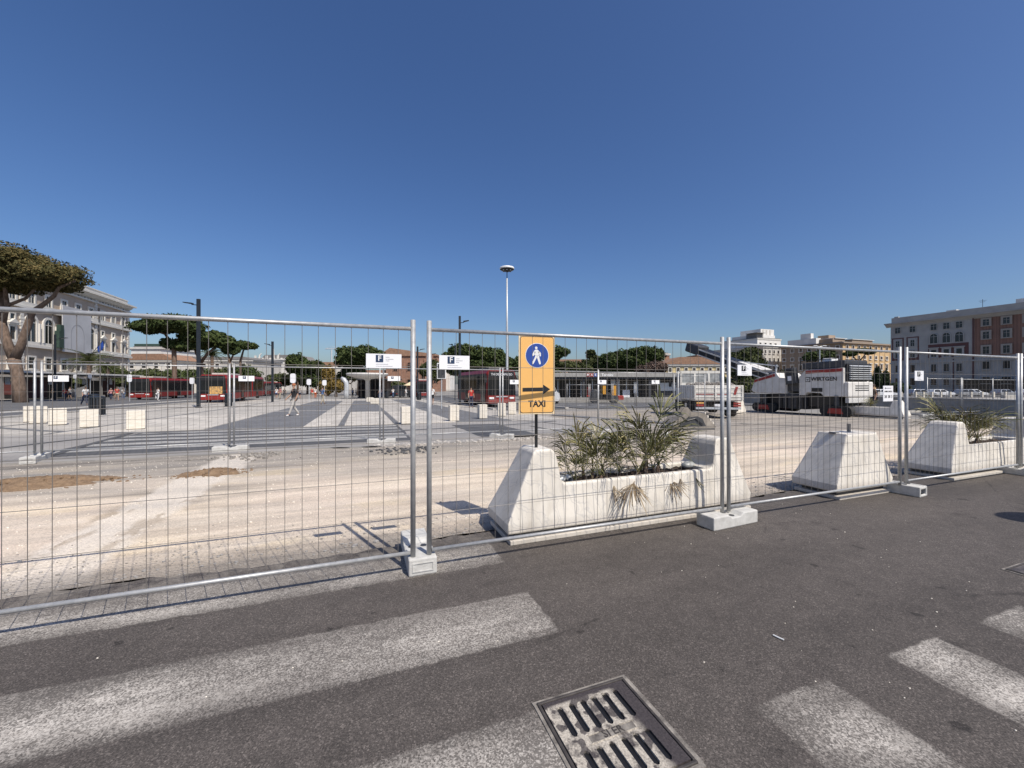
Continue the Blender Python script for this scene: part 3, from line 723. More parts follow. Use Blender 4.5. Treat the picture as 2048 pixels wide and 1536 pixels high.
p = G(1823, 837); P4 = barrier('marble_planter', (p.x, p.y, p.z-.03), TH+math.pi/2, 3.3, True, 'distant shaded marble planter to the right of the milling machine', 'planter')
p = G(1473, 829); barrier('marble_block', (p.x, p.y, p.z-.03), TH+.3, 1.28, False, 'distant white marble block between the tipper truck and milling machine', 'barrier')
# iron stub on the short block
p = S(6.9, 3.86, .87); tag(MB().box(-.018, -.018, 0, .018, .018, .13).build('iron_stub', M['rust'], None, p, TH), 'short rusty iron stub standing on the short marble block', 'stub')
p = S(6.45, 3.8, .88); tag(MB().prism([(-.06, 0), (.06, 0), (.05, .016), (-.04, .022)], 'y', -.04, .04).build('flat_stone', M['mgrey'], None, p, TH), 'dark flat piece lying on top of the short marble block', 'debris')
# things lying in the planter: pipe end, cloth bag
p = S(1.36+.72, 4.0, .50)
tag(MB().path([(0, -.11, .05), (.02, -.02, .055), (.05, .05, .045)], .032, 14, False).path([(0, -.11, .05), (.02, -.02, .055), (.05, .05, .045)], .027, 14, False).build('pipe_end', M['lampgrey'], None, p+Vector((.07, 0, 0)), TH, smooth=True), 'open end of a pale pipe lying in the soil of the large planter', 'pipe')
def crumple(name, loc, r, lab, cat, m):
    mb = MB(); mb.ell((0, 0, 0), r, 16, 10); mb.v = [(x*(1+R.uniform(-.13, .13)), y*(1+R.uniform(-.13, .13)), z*(1+R.uniform(-.2, .2))) for x, y, z in mb.v]
    tag(mb.build(name, m, None, loc, TH, smooth=True), lab, cat)
crumple('crumpled_bag', S(2.08, 3.97, .545), (.09, .05, .035), 'crumpled pale plastic bag beside the pipe in the large planter', 'bag', M['lampgrey'])
crumple('crumpled_bag', S(3.98, 4.05, .55), (.11, .06, .045), 'crumpled grey bag at the right end of the large planter soil', 'bag', M['screen'])

# fan palms
def frond_mesh(k, dry=False, fan=1.0, n=16, Lk=.9):
    rr = random.Random(k); mb = MB(); L = rr.uniform(.26, .40)*Lk
    st = [(0, 0, 0), (0, .02, L*.5), (0, .07, L)]
    mb.path(st, [.006, .005, .0035], 4, False)
    c = Vector(st[-1])
    for i in range(n):
        t = (i/(n-1)-.5)*2; an = t*fan+rr.uniform(-.09, .09); bl = (.40-.12*abs(t))*rr.uniform(.75, 1.15); droop = rr.uniform(.03, .16)
        d = Vector((math.sin(an), .30+rr.uniform(-.18, .22), math.cos(an))).normalized()
        s = d.cross(Vector((0, 1, 0))).normalized()*.0058
        o = c-Vector((0, .02, .05*rr.random())); p1 = o+d*bl*.5; p2 = o+d*bl*.8-Vector((0, -.03, droop*.35)); p3 = o+d*bl*1.02+Vector((0, .07, -droop))
        mb.add([o-s*.4, o+s*.4, p1+s, p1-s, p2+s*.8, p2-s*.8, p3], [(0, 1, 2, 3), (3, 2, 4, 5), (5, 4, 6)])
    return mb.mesh('frond', M['dryfrond' if dry else 'frond'])
HF = [frond_mesh(20, False, .28, 9, .4), frond_mesh(21, True, .30, 10, .4), frond_mesh(22, True, .22, 9, .4)]
FR = [frond_mesh(k) for k in range(6)]; FD = [frond_mesh(9, True, .9), frond_mesh(10, True, .7)]
def palm(loc, n, sc, lab, spread=1.0, dry=2, stems=2, tall=0):
    root = empty('fan_palm', loc, R.uniform(0, 6), lab, 'palm', 'fan palms in the planters')
    mb = MB(); tips = []
    for i in range(stems):
        an = i*2.4+R.random(); x, y = math.cos(an)*.06*sc*spread, math.sin(an)*.05*sc; h = R.uniform(.03, .13)*sc+(tall*.2 if i == 0 else 0)
        mb.path([(x, y, -.03), (x*1.2, y*1.2, h*.5), (x*1.4, y*1.4, h)], [.028*sc, .026*sc, .018*sc], 7); tips.append((x*1.4, y*1.4, h))
    mb.build('stem', M['bark'], root)
    for i in range(n+dry):
        t = tips[i % stems]; dr = i >= n
        o = ob('frond', (FD[i % 2] if dr else FR[i % 6]), root, t)
        f = (i//stems)/max(1, n/stems)
        o.rotation_euler = (-(.05+.80*f**1.3+R.uniform(-.05, .2)) if not dr else -R.uniform(1.2, 2.1), R.uniform(-.25, .25), i*2.39996+R.uniform(-.4, .4))
        s = sc*R.uniform(.72, 1.2)*(1.15-.25*f); o.scale = (s, s, s)
    return root
def inP(a, b, z=.5): return S(a, b, z)
palm(inP(2.24, 3.98), 10, .66, 'small ragged fan palm at the left end of the large planter', dry=1)
palm(inP(2.44, 4.02), 12, .88, 'second fan palm from the left in the large planter', dry=1)
palm(inP(2.66, 4.0), 13, .96, 'bushy fan palm left of the middle of the large planter', dry=2)
palm(inP(2.93, 4.03), 7, .6, 'thin low palm shoot in the middle of the large planter', stems=1, dry=1)
palm(inP(3.20, 4.0), 19, 1.22, 'tallest and densest fan palm of the large planter', 1.2, 1, 2, tall=.9)
palm(inP(3.40, 4.03), 12, 1.0, 'fan palm leaning right beside the tallest one', dry=2)
palm(inP(10.2, 3.95), 24, 1.2, 'dense fan palm in the left half of the second planter', 1.2)
palm(inP(10.6, 3.95), 18, .95, 'fan palm at the right edge in the second planter', 1.2)
for i, (a, z) in enumerate(((2.62, .52), (2.95, .5), (3.55, .52), (3.78, .53))):   # leaves hanging over the rim
    p = S(a, 3.80, z); o = ob('hanging_frond', (HF[0] if i == 3 else HF[1+i % 2]), None, p); o.rotation_euler = (2.75, .1*(-1)**i, TH); o.scale = (.62,)*3
    tag(o, ['dry frond hanging over the rim near the left of the large planter', 'dry reddish frond hanging down the front of the large planter', 'pale dry frond hanging near the right end of the large planter', 'green frond hanging down the front of the large planter, rightmost'][i], 'palm leaf')
for i in range(6):
    p = S(3, 3, 0)
q0 = P4.matrix_world
for i, y in enumerate((1.5, 2.3)):
    palm((P4.location.x-.3531*y-.3, P4.location.y+.9356*y, P4.location.z+.5), 16, .8, 'low palm in the distant shaded planter, '+['nearer one', 'farther one'][i])

# ---------------------------------------------------------------- the taxi sign
p = S(1.755, 3.90, 0); Ys = p.y
root = empty('taxi_sign', (p.x, p.y, 0), .27, 'orange taxi direction sign with blue pedestrian disc and black arrow', 'sign')
zb, zt = ZH(828, Ys), ZH(671, Ys); W = .405; zc = (zb+zt)/2; hh = (zt-zb)/2
MB().path([(0, .02, .90), (0, .02, zt-.02)], .0165, 10).build('pole', M['dark_metal'], root, smooth=True)
def rrect(w_, h_, r, n=6):
    o = []
    for cx, cz, a0 in ((w_-r, h_-r, 0), (-w_+r, h_-r, 90), (-w_+r, -h_+r, 180), (w_-r, -h_+r, 270)):
        for k in range(n+1): t = math.radians(a0+90*k/n); o.append((cx+r*math.cos(t), cz+r*math.sin(t)))
    return o
def at(pts, x, z): return [(a+x, c+z) for a, c in pts]
MB().prism(at(rrect(W/2, hh, .006), 0, zc), 'y', -.006, .002).build('panel', M['cream'], root)
MB().prism(at(rrect(W/2-.012, hh-.012, .03), 0, zc), 'y', -.0075, -.0062).build('border', M['ink'], root)
MB().prism(at(rrect(W/2-.0185, hh-.0185, .026), 0, zc), 'y', -.009, -.0077).build('face', M['orange'], root)
MB().prism(at(rrect(W/2-.0, .012, .004), 0, zc), 'y', .004, .012).prism(at(rrect(W/2, .012, .004), 0, zc+.25), 'y', .004, .012).build('bracket', M['galv'], root)
def disc(r, x, z, y0, y1, n=40): return MB().prism([(x+r*math.cos(2*math.pi*k/n), z+r*math.sin(2*math.pi*k/n)) for k in range(n)], 'y', y0, y1)
dz = ZH(711, Ys)
disc(.132, 0, dz, -.0105, -.0092).build('disc_rim', M['white'], root); disc(.126, 0, dz, -.012, -.0107).build('disc', M['blue'], root)
s = .126/190     # walker drawn on the zoomed sign, units of its pixels
def wp(pts): return [((x-575)*s, dz-(y-393)*s) for x, y in pts]
wk = MB()
for pts in ([(525, 315), (545, 300), (580, 300), (600, 318), (612, 340), (600, 400), (545, 400), (528, 380)],
            [(525, 315), (488, 385), (500, 405), (515, 400), (550, 350)], [(600, 318), (636, 352), (637, 403), (622, 410), (612, 402), (612, 370), (585, 345)],
            [(545, 395), (590, 395), (560, 440), (515, 525), (500, 535), (487, 522), (490, 512), (530, 430)],
            [(570, 395), (605, 395), (612, 430), (637, 518), (632, 533), (615, 537), (605, 525), (572, 430)]):
    wk.prism(wp(pts), 'y', -.0135, -.0121)
wk.prism(wp([(558+21*math.cos(k*.393), 272+21*math.sin(k*.393)) for k in range(16)]), 'y', -.0135, -.0121)
wk.build('walking_figure', M['white'], root)
za = ZH(779, Ys)
MB().prism([(-.162, za-.022), (.068, za-.018), (.068, za-.052), (.148, za+.003), (.068, za+.052), (.068, za+.022), (-.162, za+.018)], 'y', -.0105, -.0092).build('arrow', M['ink'], root)
text('TAXI', .092, M['ink'], root, (0, -.0092, ZH(808, Ys)), name='lettering', ext=.001, bold=.0032, sx=.95)
# a round traffic sign just outside the frame, whose shadow reaches the asphalt at the right
root = empty('traffic_sign', (7.40, 3.44, 0), 0, 'round traffic sign on a pole just beyond the right edge', 'sign')
MB().path([(0, 0, 0), (0, 0, 2.5)], .03, 12).build('pole', M['galv'], root, smooth=True)
o = disc(.36, 0, 2.2, -.012, -.004).build('disc', M['white'], root, rz=.3); 
# ================================================================ buildings
def bmat(name, c, v=.12, s=.35): return pm(name, c, tuple(x*(1-2*v) for x in c), s, .9, 0, .25, .03, detail=8)
M['tan'] = bmat('tan_render', (.52, .42, .33)); M['trim'] = bmat('pale_stone_trim', (.68, .65, .59), .08)
M['greystone'] = bmat('grey_stone', (.40, .385, .365)); M['brickwall'] = paving('brick_wall', (.30, .165, .12), (.25, .14, .105), .25, .6, .03, .8, .1)
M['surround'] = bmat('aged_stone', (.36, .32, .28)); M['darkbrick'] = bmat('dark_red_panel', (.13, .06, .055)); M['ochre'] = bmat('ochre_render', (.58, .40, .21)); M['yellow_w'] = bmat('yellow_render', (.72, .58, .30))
M['palewall'] = bmat('pale_render', (.55, .52, .47)); M['whitewall'] = bmat('white_render', (.72, .70, .66), .08); M['roof'] = bmat('clay_roof', (.34, .20, .13), .2, 1.5)
M['greyroof'] = bmat('grey_roof', (.22, .21, .20), .15, 1); M['ruin'] = bmat('ruin_brick', (.36, .20, .135), .22, 1.2); M['sheetw'] = bmat('grey_scaffold_sheet', (.50, .50, .51), .08)
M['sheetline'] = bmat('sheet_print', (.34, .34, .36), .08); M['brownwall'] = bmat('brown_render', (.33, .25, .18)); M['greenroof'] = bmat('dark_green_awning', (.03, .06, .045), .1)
wmesh = {}
def wpart(nm, m, *boxes):
    k = (nm, m, boxes)
    if k not in wmesh:
        mb = MB()
        for b in boxes: mb.box(*b)
        wmesh[k] = mb.mesh(nm, M[m])
    return wmesh[k]
def arcring(w_, h_, r0, r1, y0, y1, n=10):
    mb = MB()
    for k in range(n):
        a, b = math.pi*k/n, math.pi*(k+1)/n
        P = [(math.cos(a)*r0, h_+math.sin(a)*r0), (math.cos(a)*r1, h_+math.sin(a)*r1), (math.cos(b)*r1, h_+math.sin(b)*r1), (math.cos(b)*r0, h_+math.sin(b)*r0)]
        mb.prism(P, 'y', y0, y1)
    return mb
def window(root, x, z, w_, h_, kind='plain', trim='trim', t=.28, side=None, pane='pane'):
    """window centred at x with its sill at z on the facade plane y=0 (outside is -y); side=(x0,'L') puts it on the left flank"""
    loc = (x, 0, z); rz = 0
    if side is not None: loc = (side, x, z); rz = -math.pi/2
    a = w_/2
    if kind in ('arch', 'archbig'):
        key = ('arch', w_, h_, trim, t)
        if key not in wmesh:
            mb = MB().box(-a-t, -.22, 0, -a, -.01, h_).box(a, -.22, 0, a+t, -.01, h_); r = arcring(w_, h_, a, a+t, -.22, -.01); n = len(mb.v); mb.add(r.v, r.f); wmesh[key] = mb.mesh('window', M[trim])
            n = 12; pts = [(-a, .0)]+[(a, 0)]+[(math.cos(math.pi*k/n)*a, h_+math.sin(math.pi*k/n)*a) for k in range(n+1)]
            wmesh[key+('p',)] = MB().prism(pts, 'y', -.05, -.005).mesh('pane', M[pane])
            wmesh[key+('m',)] = MB().box(-.05, -.09, 0, .05, -.055, h_+a*.98).box(-a, -.09, h_-.06, -.052, -.055, h_+.06).box(.052, -.09, h_-.06, a, -.055, h_+.06).mesh('glazing_bar', M[trim])
        f = ob('window', wmesh[key], root, loc, rz); ob('pane', wmesh[key+('p',)], f); ob('glazing_bar', wmesh[key+('m',)], f)
        return f
    key = ('w', w_, h_, kind, trim, t, pane)
    if key not in wmesh:
        mb = MB().box(-a-t, -.2, -t*.6, -a, -.01, h_+t).box(a, -.2, -t*.6, a+t, -.01, h_+t).box(-a, -.2, h_, a, -.01, h_+t).box(-a, -.2, -t*.6, a, -.01, 0)
        if kind == 'ped': mb.prism([(-a-t*1.6, h_+t+.25), (a+t*1.6, h_+t+.25), (0, h_+t+.95)], 'y', -.5, -.012).box(-a-t*1.3, -.4, h_+t+.003, a+t*1.3, -.012, h_+t+.245)
        if kind == 'hood': mb.box(-a-t*1.5, -.45, h_+t+.003, a+t*1.5, -.012, h_+t+.3)
        wmesh[key] = mb.mesh('window', M[trim])
        wmesh[key+('p',)] = MB().box(-a, -.06, 0, a, -.005, h_).mesh('pane', M[pane])
        wmesh[key+('b',)] = MB().box(-.045, -.11, 0, .045, -.065, h_).box(-a, -.11, h_*.62, -.047, -.065, h_*.62+.08).box(.047, -.11, h_*.62, a, -.065, h_*.62+.08).mesh('glazing_bar', M['shutter'] if kind != 'small' else M[trim])
        wmesh[key+('s',)] = MB().box(-a-t*1.5, -.42, -t*.6-.2, a+t*1.5, -.012, -t*.6-.003).mesh('sill', M[trim])
    f = ob('window', wmesh[key], root, loc, rz); ob('pane', wmesh[key+('p',)], f)
    if kind != 'tiny': ob('glazing_bar', wmesh[key+('b',)], f)
    if kind in ('ped', 'hood', 'plain'): ob('sill', wmesh[key+('s',)], f)
    return f
def quoin(root, x, z0, z1, w_=.9, m='trim', hx=.55):
    n = 0; z = z0
    while z < z1-.1:
        ww = w_ if n % 2 else w_*.7
        ob('quoin', wpart('quoin', m, (-ww/2, -.18, 0, ww/2, -.004, hx-.06)), root, (x, 0, z)); z += hx; n += 1

# ---- left: long palace of the station square
Lc = Vector((-93.8, 98)); s0 = 62.0
o = Lc-U*0; org = (Lc.x+.3531*s0, Lc.y-.9356*s0)
zg = -.9
bl = empty('palace', (org[0], org[1], zg), TH+math.pi/2, 'long tan palace with white window surrounds and heavy cornice at the far left', 'building')
X = lambda s: s0-s; HZ = 22.6
MB().box(0, 0, -1, s0, 26, HZ-1.9).build('wall', M['tan'], bl)
ct = MB()
for z0, z1, d in ((7.9, 8.35, .5), (8.35, 8.9, .3), (14.4, 14.8, .45), (14.8, 15.5, .25), (18.9, 19.25, .35)): ct.box(-.3, -d, z0+.9, s0+d*.6, -.01, z1+.9)
ct.build('string_course', M['trim'], bl)
MB().prism([(0, HZ-2.2), (-.5, HZ-1.9), (-.9, HZ-1.4), (-1.15, HZ-1.35), (-1.15, HZ-1.0), (0, HZ-1.0)], 'x', -.5, s0+.0).box(s0+.002, -1.15, HZ-1.35, s0+.9, 26, HZ-1.0).build('cornice', M['trim'], bl)
MB().box(0, .2, HZ-.98, s0-.2, .5, HZ+.05).box(0, .1, HZ+.053, s0-.1, .6, HZ+.25).build('parapet', M['trim'], bl)
MB().box(0, -.25, -1, s0+.2, -.012, 3.8).build('base', M['greystone'], bl)
MB().box(.2, 1, HZ-.98, s0-.6, 25, HZ-.4).build('roof', M['greyroof'], bl)
for k in range(15):
    s = 2.9+4.05*k; x = X(s); arch = 3 <= k <= 7
    window(bl, x, 20.1, .85, .95, 'tiny', t=.18) if k > -1 else None
    window(bl, x-2.0, 20.1, .7, .8, 'tiny', t=.15)
    window(bl, x, 16.2, 1.25, 2.1, 'small', t=.35)
    if arch:
        if k not in (4, 5):
            window(bl, x, 9.8, 2.1, 3.3, 'arch', t=.45)
            for sx in (-1.55, 1.55): ob('column', wpart('column', 'trim', (-.16, -.42, 0, .16, -.02, 3.3)), bl, (x+sx, 0, 9.8))
    else:
        window(bl, x, 13.0, .9, 1.0, 'tiny', t=.22); window(bl, x, 9.7, 1.15, 2.2, 'ped', t=.32)
    window(bl, x, 5.2, 1.4, 1.9, 'plain', t=.3)
quoin(bl, X(.55), 4, HZ-2.4); quoin(bl, X(13.3), 4, HZ-2.4); quoin(bl, X(33.3), 4, HZ-2.4); quoin(bl, X(50), 4, HZ-2.4)
x = X(20.8); sc = MB().box(x-4.2, -.9, 8.6, x+4.2, -.75, 17.3).build('scaffold_sheet', M['sheetw'], bl)
r_ = arcring(2, 12.2, 1.8, 2.0, -.92, -.905); MB().add([(a+x, b, c) for a, b, c in r_.v], r_.f).box(x-2.0, -.92, 9, x-1.8, -.905, 12.2).box(x+1.8, -.92, 9, x+2.0, -.905, 12.2).build('printed_arch', M['sheetline'], bl)
x = X(25.5); MB().box(x-.45, -1.1, 9.2, x+.45, -.5, 13.5).box(x-.9, -1.15, 9.2, x-.45, -.5, 12.3).build('green_netting', M['greenroof'], bl)
x = X(14.6)
MB().path([(x, -.1, 9.0), (x, -1.9, 11.8)], .05, 6).build('flagpole', M['dark_metal'], bl)
MB().add([(x, -1.85, 11.7), (x, -.9, 10.2), (x+.3, -1.0, 9.0), (x-.2, -1.7, 9.6), (x+.1, -1.95, 10.4)], [(0, 1, 2, 3, 4)]).build('flag', M['blue'], bl)
x = X(12.7); MB().path([(x, -.3, 4), (x, -.3, 18.9)], .08, 6).build('downpipe', M['dark_metal'], bl)

def simple_bld(name, corner, dirn, L, Dp, H, wall, lab, rows, pitch, x0, kind='plain', trim='trim', w_=1.2, flank=None, roofm='greyroof', corn=.8, cat='building', base=-1.1, cmat=None, pane='pane'):
    """corner: near-left corner on plan; dirn: 'V' facade along V, 'U-' facade towards the camera along -U (outward -V), 'X' facing the camera"""
    rz = {'V': TH, 'U-': TH-math.pi/2, 'U': TH+math.pi/2, 'X': 0}[dirn]
    b = empty(name, (corner[0], corner[1], base), rz, lab, cat)
    MB().box(0, 0, -1, L, Dp, H).build('wall', M[wall], b)
    if corn:
        MB().box(-corn*.8, -corn*.8, H+.003, L+corn*.8, Dp+corn*.8, H+.45).box(-corn*.4, -corn*.4, H-.4, L+corn*.4, -.006, H-.003).build('cornice', M[cmat or trim], b)
        MB().box(.4, .4, H+.453, L-.4, Dp-.4, H+.9).build('roof', M[roofm], b)
    for (z, h_, kd) in rows:
        x = x0
        while x < L-.8:
            window(b, x, z, w_, h_, kd or kind, trim, t=.22, pane=pane); x += pitch
        if flank:
            x = flank/2
            while x < Dp-.8:
                f = window(b, -x if False else x, z, w_, h_, kd or kind, trim, t=.22, side=0, pane=pane); x += flank
    return b
# window flank: on plane x=0 facing -x. rotate so that outside -y -> -x  (rz=-90 gives -y -> -x)
# ---- right: grey and brick office building
rc = (142.0, 150.0)
br = empty('office_building', (rc[0], rc[1], -1.1), TH-math.pi/2, 'shaded grey stone building with brick upper storeys at the right edge', 'building'); zo = 1.1
LB = 75
MB().box(0, 0, -1, 21.8, 30, 24.2+zo-.2).build('wall', M['greystone'], br)
MB().box(21.803, .15, -1, LB, 30, 10.6+zo).build('wall', M['greystone'], br)
MB().box(21.803, .15, 10.603+zo, LB, 30, 24.2+zo-.2).build('brick_wall', M['brickwall'], br)
MB().prism([(0, 22.7+zo), (-.4, 23.1+zo), (-1.1, 23.7+zo), (-1.6, 23.8+zo), (-1.6, 24.2+zo), (0, 24.2+zo)], 'x', -1.3, LB).build('cornice', M['greystone'], br)
MB().box(.1, .3, 24.203+zo, LB, .9, 26.2+zo).box(.9, .3, 26.2+zo, 2.1, 1.2, 26.6+zo).build('parapet', M['greystone'], br)
MB().box(-.2, -.3, 9.0+zo, LB, -.01, 9.5+zo).build('string_course', M['greystone'], br)
MB().box(21.5, -.25, 0, 21.8, -.01, 23+zo).box(16.9, -.2, 0, 17.1, -.01, 10+zo).build('downpipe', M['darkbrick'], br)
MB().box(10.6, -.04, 10.7+zo, 20.6, -.011, 15.3+zo).build('red_panel', M['darkbrick'], br)
for s in (2.14, 6.4): MB().box(s-1.75, -.03, 10.2+zo, s+1.75, -.011, 18.6+zo).build('red_panel', M['darkbrick'], br); MB().box(s-1.35, -.045, 11.2+zo, s+1.35, -.031, 18.2+zo).build('stone_panel', M['greystone'], br)
for s in (2.14, 6.4, 12.1, 15.3, 18.4):
    mid = s > 9
    window(br, s, 20.3+zo, 1.5, 2.0, 'small', 'greystone', .12)
    if mid: window(br, s, 15.7+zo, 1.9, 2.3, 'arch', 'greystone', .2); window(br, s, 11.0+zo, 1.35, 2.4, 'hood', 'greystone', .5)
    else: window(br, s, 15.2+zo, 1.1, 2.2, 'small', 'greystone', .4); window(br, s, 11.2+zo, 1.3, 2.4, 'small', 'greystone', .35)
    window(br, s, 5.9+zo, 1.3, 2.5, 'plain', 'greystone', .12); window(br, s, 1.2+zo, 1.4, 2.5, 'plain', 'greystone', .15)
s = 24.5
while s < LB-2:
    for z, h_ in ((20.2, 1.9), (16.0, 2.2), (11.2, 2.3)): window(br, s, z+zo, 1.35, h_, 'small', 'surround', .5)
    window(br, s, 6.4+zo, 1.5, 2.3, 'plain', 'greystone', .12); window(br, s, 1.9+zo, 1.9, 1.9, 'plain', 'greystone', .12); s += 4.3
an = MB()
for x, h_ in ((23, 2.8), (38, 2)): an.path([(x, 2, 26+zo), (x, 2, 26.2+zo+h_)], .06, 5); an.path([(x-.9, 2, 25.7+zo+h_), (x+.9, 2, 25.7+zo+h_)], .04, 4); an.path([(x-.6, 2, 25.3+zo+h_), (x+.6, 2, 25.3+zo+h_)], .04, 4)
an.build('aerial', M['dark_metal'], br)
MB().box(30, 2, 24.2+zo, 32, 4, 27.6+zo).box(14, 3, 24.2+zo, 16.5, 5, 26.9+zo).build('roof_hut', M['whitewall'], br)
MB().path([(x_, -1.0, 3.1+zo) for x_ in (18, 40)], .1, 5).box(18, -2.4, 2.9+zo, 40, -.3, 3.05+zo).build('awning', M['black'], br)
MB().box(18.5, -.3, 0, 40, -.02, 2.85+zo).build('shop_front', M['glass'], br)

# ---- centre right: ochre corner block, its flank painted brown for the shade
oc = Vector((153.0, 185.0))
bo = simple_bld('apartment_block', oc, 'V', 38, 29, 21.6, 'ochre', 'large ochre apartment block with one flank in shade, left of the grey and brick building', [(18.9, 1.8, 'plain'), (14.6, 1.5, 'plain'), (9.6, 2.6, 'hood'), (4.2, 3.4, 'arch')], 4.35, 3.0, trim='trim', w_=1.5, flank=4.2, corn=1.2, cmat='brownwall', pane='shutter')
MB().box(-.06, .2, -1, -.008, 28.8, 21.5).build('shade_painted_wall', M['brownwall'], bo)  # darker brown sheet paints the shade onto the flank
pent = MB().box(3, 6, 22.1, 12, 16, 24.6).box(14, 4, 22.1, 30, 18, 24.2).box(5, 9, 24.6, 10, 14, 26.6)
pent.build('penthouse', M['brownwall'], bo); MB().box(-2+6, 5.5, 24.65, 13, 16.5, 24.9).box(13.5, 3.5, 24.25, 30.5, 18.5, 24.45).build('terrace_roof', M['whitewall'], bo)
MB().box(.6, 12, 22.1, 4, 26, 25.3).box(1.5, 15, 25.3, 3.5, 20, 28).build('roof_hut', M['whitewall'], bo)
b2 = simple_bld('apartment_block', (135.5, 216), 'V', 17, 40, 22.5, 'palewall', 'pale grey apartment block left of the ochre block, behind the milling machine', [(19.3, 1.8, None), (15, 1.9, None), (10.6, 2.1, None), (6, 2.1, None), (1.6, 2.1, None)], 3.3, 1.8, w_=1.15, flank=4, corn=.7)
b3 = simple_bld('tall_building', (146, 238), 'V', 20, 25, 29.5, 'whitewall', 'tall white terraced building rising behind the pale grey block', [(25.6, 1.8, None), (22.5, 1.8, None)], 4.3, 2.4, w_=1.4, corn=.4)
MB().box(3, 3, 30.2, 19, 20, 32.6).build('penthouse', M['whitewall'], b3); MB().box(8, 4, 32.6, 19.5, 18, 36.4).build('stair_tower', M['whitewall'], b3)
for x in (10, 13, 16): ob('louvre', wpart('louvre', 'palewall', (-.6, -.1, 0, .6, -.01, 3)), b3, (x, 4, 33))
MB().box(1, 1, 30.4, 21, 2.0, 30.6).box(0, 0, 33.3, 7, 8, 33.5).build('terrace_roof', M['greyroof'], b3)
MB().path([(x, 3, 30.2) for x in (3, 3.01)], .1, 5).box(2, 2, 30.2, 7.5, 9, 33.3).build('roof_room', M['greyroof'], b3)
# yellow buildings behind the truck
b4 = simple_bld('yellow_building', D(1331, 150)[:2], 'X', 27, 14, 9.6, 'yellow_w', 'low yellow building with clay roof left of the tipper truck', [(7.2, 1.5, None), (3, 2, None)], 3.0, 1.7, w_=1.0, corn=.8, roofm='roof')
MB().prism([(-1, 10.1), (28, 10.1), (22, 12.8), (5, 12.8)], 'y', -.8, 14).build('hip_roof', M['roof'], b4)
b5 = simple_bld('yellow_tower_building', D(1396, 190)[:2], 'X', 13.5, 14, 15.8, 'yellow_w', 'square yellow belvedere building with arched loggia above the conveyor', [(13.0, 1.3, 'arch'), (10, 1.6, None), (6, 2, None)], 3.4, 6.0 if False else 1.9, w_=1.3, corn=1.3, roofm='roof', cmat='roof', flank=4)
b6 = simple_bld('brick_tower', D(1321, 160)[:2], 'X', 3.6, 6, 14.4, 'ruin', 'small reddish brick tower behind the pines left of the yellow building', [(12, 1.0, 'tiny')], 1.8, 1.0, w_=.6, corn=.5)
# brick ruins and the gabled hall behind them
b7 = simple_bld('brick_hall', D(772, 150)[:2], 'X', 19, 22, 13.6, 'ruin', 'large ruined brick hall rising left of the nearest twin posts', [(7.5, 2.6, 'arch'), (2, 2.4, 'tiny')], 5.2, 3.5, trim='ruin', w_=1.3, corn=0)
MB().prism([(-3, 13.2), (19.3, 13.2), (19.3, 13.8), (1.5, 16.2)], 'y', -.5, 22).build('gable_roof', M['roof'], b7)
b8 = simple_bld('brick_ruin', D(833, 142)[:2], 'X', 8.5, 12, 9.5, 'ruin', 'lower broken brick wall right of the nearest twin posts', [(3.0, 3.0, 'arch')], 4.4, 2.4, trim='ruin', w_=1.2, corn=0)
ru = MB()
for i in range(26):
    x = R.uniform(0, 8.0); ru.box(x, R.uniform(0, 1), 9.4, x+R.uniform(.5, 1.6), R.uniform(2, 5), 9.6+R.uniform(0, 2.4))
ru.box(3.2, 0.5, 9.5, 5.4, 3, 13.5); ru.build('broken_top', M['ruin'], b8)
b9 = simple_bld('brick_ruin', D(730, 152)[:2], 'X', 9, 8, 8, 'ruin', 'low brick ruin under the big round pine', [(3, 2, 'arch')], 4, 2.2, trim='ruin', w_=1.1, corn=0)
# left of centre: low palace wing, terrace house and white ornate building
b10 = simple_bld('low_wing', Vector((-93.8, 98))+U*1.5+V*3, 'U-', 2, 2, 2, 'tan', '', [], 9, 9, corn=0) if False else None
def wing(name, px0, px1, Y, ztop, wall, lab, rows, roofm, pitch=4, roof_h=2.2, w_=1.2, trim='trim', parapet=False):
    p = D(px0, Y); L = (px1-px0)/800*Y
    b = simple_bld(name, (p.x, Y), 'X', L, 16, ztop+1.1, wall, lab, rows, pitch, pitch*.5, w_=w_, corn=.6, trim=trim)
    if roof_h: MB().prism([(-.8, ztop+1.56), (L+.8, ztop+1.56), (L-2.5, ztop+1.6+roof_h), (2.5, ztop+1.6+roof_h)], 'y', -.6, 16).build('hip_roof', M[roofm], b)
    return b
wing('low_wing', 252, 345, 118, 8.2, 'trim', 'low pale wing with clay roof beside the corner of the tan palace', [(7.4, 1.4, None), (3.5, 1.8, None)], 'roof', 3.6, 1.8)
tb = wing('terrace_house', 262, 322, 132, 13.2, 'whitewall', 'cream roof terrace house with dark awning above the low wing', [(9, 1.6, None)], 'greyroof', 5, 0)
MB().box(.6, .5, 14.6, 9.2, 8, 16.0).build('awning', M['greenroof'], tb)
wing('street_building', 343, 505, 128, 8.9, 'palewall', 'long pale street building behind the two umbrella pines', [(8.0, 1.3, None), (5, 1.5, None), (2, 1.8, None)], 'greyroof', 4.2, .9)
wb = wing('ornate_building', 505, 572, 160, 11.2, 'trim', 'white ornate corner building with statues on its roof line', [(9.0, 1.9, None), (5.2, 2.4, 'arch'), (1.5, 2.2, None)], 'greyroof', 2.9, .0, 1.0)
st = MB()
for i in range(9):
    x = 1+i*1.5; st.box(x-.3, 0, 12.3, x+.3, .6, 13.2+.9*(i % 3 == 0))
    if i in (1, 6): st.path([(x, .3, 13), (x+.2, .3, 14.2), (x+.9, .3, 15.0)], [.4, .3, .12], 6)
